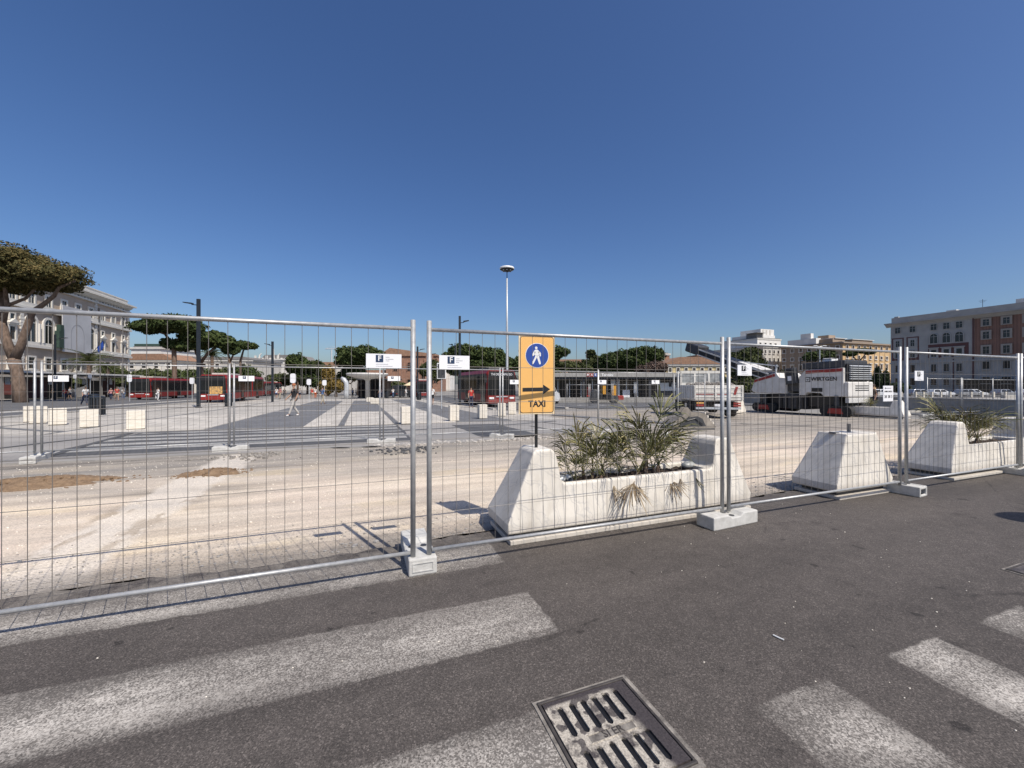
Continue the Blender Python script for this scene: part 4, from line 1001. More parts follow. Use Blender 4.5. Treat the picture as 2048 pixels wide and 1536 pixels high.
st.path([(8.2, .5, 13), (8.2, .5, 17)], [.35, .1], 6); st.build('statue', M['trim'], wb)['kind'] = 'stuff'
wing('roofed_building', 520, 600, 175, 10.6, 'palewall', 'pale building with dark pitched roof behind the ornate corner building', [(7, 1.8, None), (3, 2, None)], 'greyroof', 4, 3.2)
wing('street_building', 600, 700, 190, 9.5, 'palewall', 'faded distant building showing between the round pines and the ruins', [(7, 1.6, None), (3.4, 1.8, None)], 'roof', 4.4, 2)
wing('street_building', 860, 900, 170, 8.5, 'whitewall', 'small white house front left of the big pine behind the dark lamp posts', [(6, 1.6, None)], 'roof', 4, 2)
wing('street_building', 1100, 1215, 210, 11.5, 'roof', 'faint reddish building beyond the pines right of the taxi sign', [(8, 1.8, None)], 'roof', 5, 2.5)
wing('street_building', 1450, 1530, 205, 13.0, 'palewall', 'pale apartment house behind the dark tree above the tipper truck', [(10, 1.8, None), (6, 1.8, None)], 'roof', 4, 2)
wing('street_building', 1215, 1335, 175, 6.5, 'palewall', 'low pale building behind the row of dark pines', [(3.5, 1.8, None)], 'greyroof', 4, 1)
# tower crane masts far away over the ruins
cr = empty('tower_crane', D(663, 260), 0, 'thin distant tower crane above the ruins', 'crane')
MB().path([(0, 0, 0), (0, 0, 25)], .5, 4).build('mast', M['lampgrey'], cr); MB().path([(-4, 0, 25.5), (14, 0, 25.8)], .28, 4).path([(0, 0, 27), (-4, 0, 25.6)], .1, 4).path([(0, 0, 27), (8, 0, 25.7)], .1, 4).build('jib', M['lampgrey'], cr)

# ---- bus station roof on the left, along the kerb
pc = S(-50.5+0, 30); 
def canopy_left():
    p0 = Vector((D(-60, 46).x, 46)); root = empty('bus_canopy', (p0.x, p0.y, gz(46)), TH, 'long flat bus station canopy on thin columns below the tan palace', 'canopy')
    L = 52
    MB().prism([(-4.5, 0), (0, 0), (0, L), (-4.5, L)], 'z', 3.55, 3.85).build('canopy_roof', M['whitewall'], root, bevel=.05)
    MB().box(-4.3, .3, 3.4, -.3, L-.3, 3.547).build('soffit', M['mgrey'], root)
    cm = MB().path([(0, 0, 0), (0, 0, 3.4)], .09, 8).mesh('column', M['lampgrey'])
    for i in range(9): ob('column', cm, root, (-2.2, 1.5+i*6, 0))
    for i in range(11):
        if i % 3 != 2: ob('shaded_back_wall', wpart('shaded_back_wall', 'kioskred' if i % 2 else 'black', (-.1, 0, 0, 0, 3.9, 2.7)), root, (-3.6, 1+i*4.6, 0))  # shop back walls; dark colours paint the gloom beneath the canopy
    for i in range(6):
        ob('poster', wpart('poster', 'paper', (-.02, 0, 0, .0, .9, 1.0)), root, (-3.47, 2.5+i*8.1, 2.0))
M['kioskred'] = pm('dark_red_board', (.10, .022, .02), (.05, .016, .015), 2, .6)
canopy_left()
p = D(-10, 62); kb = empty('bar_kiosk', (p.x-4, p.y, gz(62)), TH, 'dark kiosk row behind the trunk of the stone pine', 'kiosk')
MB().box(-14, 0, 0, 9, 6, 3.4).build('body', M['black'], kb); MB().box(-14.4, -.8, 3.403, 9.4, 6.4, 3.7).build('roof', M['greyroof'], kb)
for x in (-12, -7, -2, 3): ob('shop_window', wpart('shop_window', 'kioskred', (0, -.06, .6, 3.4, -.01, 2.6)), kb, (x, 0, 0))
for i in range(5): ob('cream_sign', wpart('cream_sign', 'cream', (0, -.1, 2.75, 1.6, -.01, 3.1)), kb, (-12.5+i*4.3, 0, 0))  # plain cream boards above the shop windows

# ---- mushroom canopy over the metro entrance
p = D(735, 66); mc = empty('mushroom_canopy', p, 0, 'round white mushroom canopy on a single column at the end of the plaza', 'canopy')
MB().lathe([(.36, 0), (.34, 2.9), (.6, 3.15), (2.0, 3.35), (3.1, 3.7), (3.3, 3.95), (3.3, 4.05), (3.1, 4.12), (.2, 4.18)], 40).build('canopy_roof', M['whitewall'], mc, smooth=True)
ent = empty('entrance_pavilion', D(717, 70), 0, 'dark glazed entrance pavilion behind the mushroom canopy', 'pavilion')
MB().box(0, 0, 0, 3.6, 7, 3.1).build('body', M['glass'], ent); MB().box(-.2, -.3, 3.103, 5.6, 7.3, 3.35).build('roof', M['mgrey'], ent)
for x in (0, 1.2, 2.4, 3.55): ob('mullion', wpart('mullion', 'dark_metal', (-.04, -.06, 0, .04, -.002, 3.1)), ent, (x, 0, 0))
kio = empty('flower_stand', D(822, 76), 0, 'small kiosk with a pale parasol beside the nearest twin posts', 'kiosk')
MB().path([(0, 0, 0), (0, 0, 2.6)], .05, 6).build('pole', M['lampgrey'], kio); MB().lathe([(1.5, 2.2), (.05, 2.95)], 12).build('parasol', M['cream'], kio)

# ---- low station building on the right
bt = D(1092, 47.6); sb = empty('station_building', (bt.x, bt.y-.5, gz(47)-.05), TH*.28, 'low glazed station building with grey roof edge behind the taxi sign', 'building')
LS = 17.6; 
MB().box(0, 1.2, 0, LS, 12, 2.95).build('wall', M['glass'], sb)
MB().box(-.5, -.4, 2.953, LS+.6, 12.4, 3.45).build('fascia', M['mgreyroof'] if 'mgreyroof' in M else M['concrete'], sb, bevel=.03)
MB().box(-.3, -.2, 2.75, LS+.4, 1.19, 2.95).build('soffit', M['mgrey'], sb)
for i in range(13): ob('mullion', wpart('mullion', 'lampgrey', (-.05, -.08, 0, .05, -.003, 2.75)), sb, (.2+i*1.43, 1.2, 0))
for i in range(5): ob('column', wpart('column', 'mgrey', (-.13, -.13, 0, .13, .13, 2.74)), sb, (.4+i*4.1, .1, 0))
for (x0, x1, z0, z1, m) in ((8.2, 9.3, .3, 2.7, 'paper'), (9.7, 10.6, .3, 1.4, 'paper'), (11.1, 11.6, 1.0, 2.4, 'white'), (14.4, 16.9, 1.3, 2.3, 'white'), (14.4, 16.9, .25, 1.25, 'mgrey'), (5.2, 5.7, .6, 1.8, 'red2')):
    MB().box(x0, 1.04, z0, x1, 1.115, z1).build('notice_panel', M[m], sb)
for x, m, ch in ((4.9, 'red2', 'M'), (5.35, 'red2', 'A'), (5.8, 'blue', 'B')):
    MB().box(x-.19, -.43, 3.02, x+.19, -.405, 3.40).build('line_badge', M[m], sb); text(ch, .34, M['white'], sb, (x, -.435, 3.21), name='letter', bold=.01)
text('Termini', .46, M['white'], sb, (7.25, -.41, 3.20), name='lettering', bold=.012, ext=.01)
lw = MB().box(-1, -2.6, 0, LS+1, -2.35, .62).build('parapet_wall', M['concrete'], sb)

# ================================================================ street furniture
def lamp(px, Ybase, ytop, arm, lab, name='street_lamp', wd=None, armpx=14, army=None):
    p = D(px, Ybase); h = ZH(ytop, Ybase)-p.z; w_ = wd or .11
    root = empty(name, p, 0, lab, 'street lamp', 'dark square street lamps on the plaza')
    MB().box(-w_, -w_*.7, 0, w_, w_*.7, h).build('post', M['dark_metal'], root, bevel=.01)
    MB().box(-w_*1.5, -w_*1.3, 0, w_*1.5, w_*1.3, .03).build('base_plate', M['dark_metal'], root)
    s = arm; L = armpx/800*Ybase; z = (ZH(army, Ybase)-p.z) if army else h-.5
    MB().path([(s*w_, 0, z-.12), (s*L*.45, 0, z-.08), (s*L*.5, 0, z)], .035, 6).build('arm', M['dark_metal'], root)
    MB().prism([(s*L*.4, z-.06), (s*L*.42, z+.05), (s*L, z+.12), (s*L*1.02, z+.06)], 'y', -.13, .13).build('lamp_head', M['dark_metal'], root)
    return root
lamp(397, 31.5, 598, -1, 'tall dark square lamp post with an arm to the left, in front of the buses', armpx=29, army=607, wd=.115)
lamp(919.5, 37, 632, 1, 'dark square lamp post with an arm to the right, left of the low-floor bus', armpx=18, army=643, wd=.10)
lamp(545, 46, 683, -1, 'distant dark lamp post near the walking man', armpx=15, army=689, wd=.11)
lamp(835, 62, 693, 1, 'distant dark lamp post between the nearest twin posts', armpx=14, army=699, wd=.12)
lamp(910, 52, 686, -1, 'lamp head pointing left behind the large company board', armpx=12, army=690, wd=.05)
lamp(110, 55, 669, 1, 'dark lamp post in front of the tan palace', armpx=24, army=677, wd=.11)
lamp(860, 75, 704, 1, 'farthest dark lamp post beside the brick ruin', armpx=12, army=708, wd=.12)
# tall mast with disc head
p = D(1014, 50); hm = ZH(541, 50)-p.z
mast = empty('disc_lamp_mast', p, 0, 'very tall pale mast with a round disc lamp on top', 'light mast')
MB().path([(0, 0, 0), (0, 0, 1.2), (0, 0, hm*.55), (0, 0, hm-1.0)], [.19, .16, .13, .095], 12).build('mast', M['lampgrey'], mast, smooth=True)
MB().path([(0, 0, hm-1.0), (0, 0, hm)], .05, 8).build('neck', M['dark_metal'], mast)
MB().lathe([(.2, .1), (.86, .12), (.93, .22), (.86, .38), (.5, .5), (.05, .55)], 32, (0, 0, hm)).build('disc_head', M['white'], mast, smooth=True)
MB().lathe([(.25, -.1), (.6, -.04), (.88, .118)], 32, (0, 0, hm)).build('reflector', M['black'], mast)
lm = MB().box(-.07, -.07, -.05, .07, .07, .02).mesh('floodlight', M['lampgrey'])
for k in range(8): ob('floodlight', lm, mast, (.62*math.cos(k*.785), .62*math.sin(k*.785), hm-.03))
# double headed lamp in front of the ochre block
p = D(1639.5, 95); h = ZH(692, 95)-p.z
dl = empty('double_lamp', p, 0, 'double-armed street lamp in front of the ochre block', 'street lamp')
MB().path([(0, 0, 0), (0, 0, h-.2)], [.16, .09], 8).build('pole', M['lampgrey'], dl); MB().path([(-.9, 0, h), (0, 0, h-.15), (.9, 0, h)], .06, 6).build('arm', M['lampgrey'], dl)
for s in (-1, 1): MB().box(s*1.1-.45, -.15, h-.02, s*1.1+.45, .15, h+.12).build('lamp_head', M['white'], dl, bevel=.04)
# travertine cubes
def cube(px, py, w_, h_, rz, lab, d_=None):
    p = G(px, py)
    if px < 300: w_ = .5; rz = math.atan2(-p.x, p.y)-.02+rz*.5
    o = MB().box(-w_/2, -(d_ or w_)/2, .03, w_/2, (d_ or w_)/2, h_).box(-w_/2+.04, -(d_ or w_)/2+.04, 0, w_/2-.04, (d_ or w_)/2-.04, .03)
    o = o.build('stone_bollard', M['trav'], None, (p.x, p.y+(d_ or w_)/2, p.z+.004), rz, bevel=.012); tag(o, lab, 'bollard', 'travertine cube bollards'); return o
for i, (px, py, w_, h_, rz, lab) in enumerate([(62, 848, .60, .72, .1, 'travertine cube at the far left beside the second fence post'), (50, 845, .55, .7, 0.1, 'travertine cube half hidden at the far left edge group'), (101, 851, .55, .68, .05, 'travertine cube just right of the leftmost second-row posts'),
    (165, 856, .66, .68, -.08, 'travertine cube in front of the litter bin'), (259, 860, .66, .68, -.03, 'travertine cube alone right of the litter bin'),
    (811, 849, .50, .72, TH, 'travertine cube left of the nearest twin posts'), (906, 843, .42, .72, TH, 'travertine cube first from the left below the big company board'), (964, 838, .40, .70, TH, 'travertine cube in front of the low-floor bus'),
    (1003, 833, .42, .70, .12, 'travertine cube beside the mast foot'), (1024, 829, .44, .70, .1, 'travertine cube just left of the taxi sign'),
    (738, 804, .7, .5, .2, 'low travertine cube at the foot of the mushroom canopy'), (748, 808, .8, .55, .1, 'nearer low travertine cube before the mushroom canopy')]):
    cube(px, py, w_, h_, rz, lab)
# litter bins
def bin_(px, py, r, h_, lab):
    p = G(px, py); root = empty('litter_bin', p, 0, lab, 'litter bin')
    sl_ = MB().box(-.035, -.012, 0, .035, .012, h_-.06).mesh('slat', M['dark_metal'])
    for k in range(16): t = k*math.pi/8; ob('slat', sl_, root, (r*math.cos(t), r*math.sin(t), .04), t+math.pi/2)
    MB().lathe([(r-.03, .03), (r-.03, h_-.1)], 14).build('liner', M['black'], root); MB().lathe([(r+.03, h_-.02), (r+.03, h_+.03), (r*.5, h_+.09)], 18).build('lid', M['dark_metal'], root)
bin_(195, 830, .32, 1.0, 'dark slatted litter bin behind the travertine cubes at the left')
bin_(188, 815, .3, 1.0, 'second dark litter bin just behind the first at the left')
bin_(457, 813, .26, 1.05, 'dark litter bin beside the second red bus')
bin_(774, 797, .25, 1.0, 'dark litter bin right of the mushroom canopy'); bin_(838, 800, .3, 1.0, 'dark green litter bin left of the man in the white shirt'); bin_(1296, 802, .25, 1.0, 'dark bin in front of the station building')
# bus stop signs
def stop(px, Y, y0, y1, w_, lab, m='paper'):
    p = D(px, Y); root = empty('stop_sign', p, 0, lab, 'bus stop sign', 'white bus stop signs'); z0, z1 = ZH(y1, Y)-p.z, ZH(y0, Y)-p.z
    MB().path([(0, .03, 0), (0, .03, z1-.1)], .035, 8).build('pole', M['lampgrey'], root)
    MB().prism(at(rrect(w_/2, (z1-z0)/2, min(w_, z1-z0)*.35), 0, (z0+z1)/2), 'y', -.02, .0).build('panel', M[m], root)
    return root, z0, z1
stop(586, 42, 747, 766, .62, 'rounded white bus stop sign above the walking man'); stop(618, 48, 758, 770, .55, 'square white bus stop sign right of the walking man'); stop(649, 55, 760, 771, .6, 'white bus stop sign near the sculpture')
stop(259, 48, 749, 764, .6, 'rounded white stop sign above the front of the first bus'); stop(384, 50, 755, 768, .6, 'rounded stop sign at the rear of the first bus'); stop(180, 52, 749, 757, .5, 'small white stop sign under the left canopy'); stop(150, 56, 749, 757, .5, 'second small white stop sign under the left canopy')
p = D(883, 30); root = empty('information_board', p, 0, 'grey glazed information board in a white frame on a pole below the company board', 'sign')
z0, z1 = ZH(758, 30)-p.z, ZH(726, 30)-p.z
MB().path([(0, .05, 0), (0, .05, z1)], .035, 8).build('pole', M['lampgrey'], root); MB().box(-.34, -.03, z0, .34, .03, z1).build('frame', M['white'], root, bevel=.02); MB().box(-.28, -.04, z0+.07, .28, -.031, z1-.07).build('glass', M['mgrey'], root)
# leaning draped sculpture
p = D(691, 60); sc_ = empty('sculpture', p, 0, 'tall pale grey bowed sculpture at the end of the plaza', 'sculpture')
o = MB().path([(.15, 0, 0), (.1, 0, 1.0), (.18, 0, 1.9), (.1, 0, 2.5), (-.25, 0, 2.95), (-.55, 0, 3.1), (-.68, 0, 2.95)], [.36, .34, .33, .34, .34, .28, .12], 10).build('figure', M['lampgrey'], sc_, smooth=True)
# stanchions / dark low wall / parked row bollards
wl = empty('low_wall', G(1843, 823.5), TH, 'long grey low wall with a pale coping at the far right', 'wall')
mb = MB().box(0, -26, 0, .5, 14, .86).build('wall', M['concrete'], wl); MB().box(-.05, -26.05, .863, .55, 14.05, .93).build('coping', M['kerb'], wl)
bm_ = MB().box(-.14, -.14, 0, .14, .14, 1.0).mesh('white_bollard', M['trav'])
for i, px in enumerate([1757, 1802, 1831, 1847, 1864, 1882, 1900, 1921, 1942, 1964, 1987, 2011, 2036]):
    p = D(px, 74); o = ob('white_bollard', bm_, None, p); tag(o, 'small pale square bollard before the parked cars, '+['leftmost', 'second', 'third', 'fourth', 'fifth', 'sixth', 'seventh', 'eighth', 'ninth', 'tenth', 'eleventh', 'twelfth', 'rightmost'][i]+' in its row', 'bollard', 'white bollards in front of the parked cars')
    if i in (2, 5, 9): pass
p = D(2022, 60); o = MB().box(-1.2, -.3, 0, 1.2, .3, .6).build('concrete_bench', M['kerb'], None, p, bevel=.05); tag(o, 'low pale concrete bench before the parked cars at the right edge', 'bench')
# ================================================================ vehicles
def wheel(root, x, y, r, w_, axis='x', name='wheel', rim='lampgrey'):
    """axis 'x': wheel spins about local x"""
    wh = empty(name, (x, y, r)); wh.parent = root
    def lay(mb): mb.v = [(z, yy, xx) for xx, yy, z in mb.v] if axis == 'x' else [(xx, z, yy) for xx, yy, z in mb.v]; return mb
    lay(MB().lathe([(r*.6, -w_/2), (r*.93, -w_/2), (r, -w_/2+.04), (r, w_/2-.04), (r*.93, w_/2), (r*.6, w_/2)], 20)).build('tyre', M['rubber'], wh)
    lay(MB().lathe([(r*.1, -w_/2-.004), (r*.58, -w_/2+.03), (r*.58, w_/2-.03), (r*.1, w_/2+.004)], 14)).build('rim', M[rim], wh)
    return wh
def bus(loc, rz, L, lab, artic=False, dest=None, dark=False, ad=False, W=2.5, H=3.05):
    """front at local y=0 facing -y, body towards +y"""
    root = empty('city_bus', loc, rz, lab, 'bus', 'red city buses')
    body = 'red'
    prof = [(0.05, .30), (W-.05, .30), (W, .42), (W, 2.75), (W-.18, H), (.18, H), (0, 2.75), (0, .42)]
    secs = [(0, L)] if not artic else [(0, L*.57), (L*.62, L)]
    for i, (y0, y1) in enumerate(secs):
        mb = MB()
        pts = []
        for k, (yy, ins) in enumerate(((y0, .10), (y0+.18, 0), (y1-.12, 0), (y1, .08))):
            pts.append([(W/2+(x-W/2)*(1-ins*.8), yy, .3+(z-.3)*(1-ins*.25)) for x, z in prof])
        n = 8; vs = sum(pts, []); fs = [tuple(range(n))[::-1], tuple(range(3*n, 4*n))]+[(a*n+k, a*n+(k+1) % n, (a+1)*n+(k+1) % n, (a+1)*n+k) for a in range(3) for k in range(n)]
        mb.add(vs, fs).build('body', M[body] if not dark else M['red'], root)
        # side windows, one by one
        for x in (-.006, W+.006): MB().box(x-.004, y0+.25, 1.05, x+.004, y1-.15, 2.72).build('window_band', M['black'], root)
        for sx, x in ((-1, -.022), (1, W+.022)):
            y = y0+.9
            while y < y1-.5:
                wl_ = min(1.35, y1-.3-y)
                ob('side_window', wpart('side_window', 'glass', (-.012, 0, 0, .012, round(wl_-.05, 2), 1.25)), root, (x, y, 1.30)); y += 1.37
            ys = [y0+.45, y0+(y1-y0)*.55] if not (artic and i) else [y0+2]
            for yd in ys: MB().box(min(x, x+sx*.01)-.012, yd, .42, max(x, x+sx*.01)+.012, yd+1.15, 2.5).build('door', M['glass'], root)
        for ry in ([y0+2.6, y1-3.0] if i == 0 else [y1-3.2]):
            for x in (.16, W-.16): wheel(root, x, ry, .48, .3)
    if artic:
        y0, y1 = secs[0][1], secs[1][0]; n = 8
        for k in range(n):
            a = y0+(y1-y0)*k/n; ob('bellows_fold', wpart('bellows_fold', 'black', (.08, 0, .4, W-.08, round((y1-y0)/n*.6, 3), H-.1)), root, (0, a, 0))
    # front
    MB().prism([(.04, .98), (W-.04, .98), (W-.10, 2.42), (.10, 2.42)], 'y', -.035, .012).build('windscreen', M['glass'], root, bevel=.02)
    MB().prism([(.10, 2.43), (W-.10, 2.43), (W-.2, 2.92), (.2, 2.92)], 'y', -.02, .03).build('destination_display', M['black'], root)
    if dest: text(dest, .26, M['paper'], root, (W/2, -.022, 2.66), name='lettering', ext=.002, sx=.92)
    MB().box(.1, -.05, .32, W-.1, .03, .60).build('bumper', M[body], root, bevel=.03)
    for x in (.38, W-.38): MB().box(x-.2, -.06, .66, x+.2, .02, .82).build('headlight', M['white'], root, bevel=.02)
    MB().box(W/2-.5, -.03, .82, W/2+.5, .02, .90).build('badge', M['lampgrey'], root)
    for x, s in ((-.05, -1), (W+.05, 1)): MB().path([(x-s*.15, -.02, 2.6), (x+s*.12, -.22, 2.5)], .02, 5).box(x+s*.12-.09, -.27, 2.0, x+s*.12+.09, -.2, 2.5).build('mirror', M['black'], root)
    MB().box(.5, L*.12, H+.003, W-.5, L*.4, H+.22).build('roof_unit', M['palewall' if not dark else 'mgrey'], root, bevel=.05)
    if ad: MB().box(.95, -.045, .95, 2.1, -.037, 1.75).build('advert_panel', M['ad'], root)  # printed advert on the bus front
    return root
M['ad'] = pm('advert_print', (.75, .42, .12), (.12, .10, .07), 7, .6)
p = G(256, 800); bus(p, TH, 15.5, 'first red city bus from the left, parked by the canopy')
p = G(398, 806); bus(p, TH, 17.8, 'red articulated city bus behind the tall lamp post', True, ad=True)
p = G(974, 815); bus(p, TH, 10.5, 'nearer city bus with destination display left of the taxi sign', dest='TH DEI CAPASSO', dark=True)
p = D(500, 82); bus(p, TH, 12, 'distant red city bus behind the articulated one')
p = D(832, 71); bus(p, TH-.1, 11, 'distant red and white city bus between the nearest twin posts')
p = D(541, 96); bus(p, TH+.5, 11, 'far red bus beyond the walking man')
M['carwhite'] = pm('car_white', (.72, .73, .74), None, 3, .25, 0, 0); M['carsilver'] = pm('car_silver', (.42, .43, .45), None, 3, .25, .5, 0); M['cardark'] = pm('car_dark', (.04, .045, .055), None, 3, .25, 0, 0)
def car(loc, rz, m, lab, van=False, L=4.5):
    """side towards -y, nose towards +x"""
    root = empty('parked_car' if not van else 'van', loc, rz, lab, 'car' if not van else 'van', 'cars parked by the office building' if not van else None)
    if not root.get('group'): 
        if 'group' in root: del root['group']
    W = 1.78; h1, h2 = (.92, 1.48) if not van else (1.2, 2.2)
    pb = [(-L/2, .35), (-L/2, .75), (-L/2+.12, h1-.02), (L*.2, h1), (L/2-.25, h1-.15), (L/2, .62), (L/2-.03, .3), (L/2-.9, .22), (-L/2+.7, .22)]
    MB().prism(pb, 'y', 0, W).build('body', M[m], root, bevel=.06, seg=3)
    pc = [(-L/2+.12, h1-.03), (-L/2+.45, h2-.1), (-L/2+.8, h2), (L*.02, h2), (L*.24, h1-.02)]
    mb = MB(); n = len(pc); ins = [0.05, .17, .2, .2, .06]
    mb.add([(x, i, z) for (x, z), i in zip(pc, ins)]+[(x, W-i, z) for (x, z), i in zip(pc, ins)], [tuple(range(n))[::-1], tuple(range(n, 2*n))]+[(i, (i+1) % n, n+(i+1) % n, n+i) for i in range(n)])
    mb.build('cabin', M[m], root, bevel=.04)
    for s in (0, 1):
        for x0, x1 in ((-L/2+.45, -L*.16), (-L*.14, L*.07), ):
            y = .055 if not s else W-.055; zz0, zz1 = h1+.04, h2-.13
            k = -1 if not s else 1
            MB().add([(x0, y+k*.04, zz0), (x1+.12*(x0 > -1.2), y+k*.04, zz0), (x1-.05, y-k*.10, zz1), (x0+.12, y-k*.10, zz1)], [(0, 1, 2, 3)]).build('side_window', M['glass'], root)
    MB().add([(L*.215, .18, h1+.03), (L*.215, W-.18, h1+.03), (L*.035, W-.28, h2-.06), (L*.035, .28, h2-.06)], [(0, 1, 2, 3)]).build('windscreen', M['glass'], root)
    for s in (.12, W-.12):
        for x in (-L/2+.85, L/2-.85): wheel(root, x, s, .33, .22, 'y', rim='carsilver')
    for y in (.3, W-.3): MB().box(L/2-.1, y-.2, .6, L/2+.005, y+.2, .74).build('headlight', M['lampgrey'], root); MB().box(-L/2-.01, y-.15, .62, -L/2+.04, y+.15, .78).build('tail_light', M['red2'], root)
    return root
for i, (px, m, lab) in enumerate([(1770, 'carwhite', 'white parked car mostly hidden behind the paper notice'), (1850, 'carsilver', 'grey estate car parked second in the row beside the grey building'), (1889, 'carwhite', 'white estate car parked below the arched windows'), (1945, 'carsilver', 'silver van-like car parked in the middle of the row'), (1957, 'carwhite', 'white car overlapping the silver one in the parked row'), (2020, 'carsilver', 'pale silver estate car at the right end of the row'), (2068, 'carwhite', 'white car cut by the right edge in the parked row')]):
    Y = 82+i*.4; p = D(px, Y); car(p, -.12+.05*i, m, lab, L=4.7)
p = D(812, 74); car(p, 1.25, 'cardark', 'dark parked van between the nearest twin posts', van=True, L=4.9)
p = D(1110, 40); car(p, 1.2, 'carwhite', 'small white van half hidden right of the taxi sign', van=True, L=4.2)

# ---- milling machine
mo = D(1687, 21.5); mm = empty('milling_machine', (mo.x, mo.y, mo.z), TH, 'large white road milling machine with orange stripes and conveyor on crawler tracks', 'milling machine')
W = 2.2
g = .15   # local z = world z + .15
MB().prism([(0, 1.05), (1.0, 1.05), (1.15, 1.22), (1.9, 1.25), (2.0, 1.08), (2.35, 1.08), (2.35, 2.15), (2.0, 2.55), (0, 2.62)], 'x', 0, W).build('engine_housing', M['mwhite'], mm, bevel=.03)
MB().prism([(.05, 2.42), (1.95, 2.34), (1.98, 2.52), (.05, 2.60)], 'x', -.012, .004).build('orange_stripe', M['red2'], mm)
text('WIRTGEN', .30, M['ink'], mm, (-.015, .98, 2.02), (math.pi/2, 0, -math.pi/2), name='lettering', bold=.008)
MB().prism([(1.70, 1.86), (1.98, 1.86), (1.98, 2.14), (1.70, 2.14)], 'x', -.012, .0).build('logo', M['ink'], mm); MB().prism([(1.74, 1.90), (1.94, 1.90), (1.94, 2.10), (1.74, 2.10)], 'x', -.016, -.0125).build('logo_field', M['mwhite'], mm)
MB().prism([(1.80, 1.95), (1.88, 1.95), (1.90, 2.05), (1.84, 2.0), (1.78, 2.05)], 'x', -.02, -.0165).build('logo_mark', M['ink'], mm)
MB().prism([(3.1, 1.15), (5.3, 1.2), (5.45, 1.35), (5.2, 2.05), (3.75, 2.45), (3.55, 2.15), (3.1, 2.1)], 'x', .02, W-.02).build('front_housing', M['mwhite'], mm, bevel=.03)
MB().prism([(3.80, 2.22), (5.25, 1.84), (5.2, 2.02), (3.85, 2.39)], 'x', .004, .018).build('orange_stripe', M['red2'], mm)
MB().prism([(2.35, 1.3), (3.1, 1.3), (3.1, 1.95), (2.35, 1.95)], 'x', .15, W-.15).build('middle_frame', M['mgrey'], mm)
MB().prism([(2.35, 1.78), (3.0, 1.70), (3.1, 2.66), (2.5, 2.72)], 'x', -.22, .1).build('operator_panel', M['mgrey'], mm, bevel=.03)
MB().prism([(2.62, 1.95), (2.84, 1.93), (2.86, 2.2), (2.64, 2.22)], 'x', -.235, -.221).build('panel_label', M['paper'], mm)
for z in (2.3, 2.42, 2.54): MB().prism([(2.5, z), (2.95, z-.02), (2.95, z+.03), (2.5, z+.05)], 'x', -.235, -.221).build('switch_row', M['black'], mm)
MB().box(-.01, 1.05, 1.30, .02, 1.62, 1.52).build('side_step', M['black'], mm)
MB().prism([(.0, 2.625), (2.2, 2.60), (2.2, 2.95), (.0, 3.05)], 'x', .1, W-.1).build('top_hood', M['mgrey'], mm, bevel=.05)
MB().path([(.15, 2.35, 2.6), (.15, 2.35, 3.3)], .03, 6).path([(.15, .3, 3.15), (.15, 2.3, 3.1)], .02, 6).path([(W-.15, .3, 3.15), (W-.15, 2.3, 3.1)], .02, 6).build('hand_rail', M['black'], mm)
MB().box(.7, 1.0, 3.0, 1.3, 1.5, 3.22).build('beacon_box', M['white'], mm, bevel=.05)
# rear end: louvred radiator over white tank
MB().box(.15, -.16, 1.9, W-.15, -.003, 2.85).build('radiator', M['black'], mm, bevel=.04)
lv = MB().prism([(-.27, 0), (-.16, .06), (-.16, .0)], 'x', .2, W-.2).mesh('louvre', M['lampgrey'])
for k in range(7): ob('louvre', lv, mm, (0, 0, 2.0+k*.115))
MB().box(.02, -.22, 1.02, W-.02, -.003, 1.86).build('rear_tank', M['mwhite'], mm, bevel=.06)
for z in (1.38, 1.50, 1.62): MB().box(.6, -.232, z, 1.75, -.221, z+.045).build('vent_slot', M['black'], mm)
q = N('graffiti'); f = q.noise(q.mapping('Object'), 9, 4, .6, 2.5); M['graf'] = q.fin(q.ramp(f, [(.47, (.62, .61, .58)), (.5, (.12, .12, .13)), (.53, (.62, .61, .58))]), .6)
MB().box(.1, -.2, .72, 1.9, -.02, 1.0).build('rear_bumper', M['graf'], mm, bevel=.02)
# belly, drum box, legs and crawler tracks
MB().box(.25, .4, .45, W-.25, 5.0, 1.1).build('chassis', M['black'], mm)
MB().box(.08, 2.0, .25, W-.08, 3.6, 1.12).build('drum_box', M['mgrey'], mm, bevel=.03)
for k in range(5): MB().box(.02, 2.1+k*.32, .3, .078, 2.2+k*.32, 1.0).build('rib', M['black'], mm)
def crawler(x, y, lab=None):
    cr_ = empty('crawler_track', (x, y, 0)); cr_.parent = mm
    n = 20; pts = []
    Lh, r = .52, .27
    for k in range(n):
        t = 2*math.pi*k/n; pts.append((Lh*(1 if math.cos(t) > 0 else -1)+r*math.cos(t), r+r*math.sin(t)))
    MB().prism(pts, 'x', -.16, .16).build('belt', M['rubber'], cr_)
    pad = MB().box(-.17, -.05, -.03, .17, .05, .0).mesh('track_pad', M['rubber'])
    for k in range(8): ob('track_pad', pad, cr_, (0, -.5+k*.143, .0))
    MB().prism([(-.4, .12), (.4, .12), (.3, .42), (-.3, .42)], 'x', -.19, .19).build('side_guard', M['red2'], cr_, bevel=.03)
    MB().path([(0, 0, .3), (0, 0, 1.1)], .12, 10).build('leg', M['red2'] if False else M['mgrey'], cr_)
for x in (.05, W-.05):
    for y in (.35, 4.5): crawler(x, y)
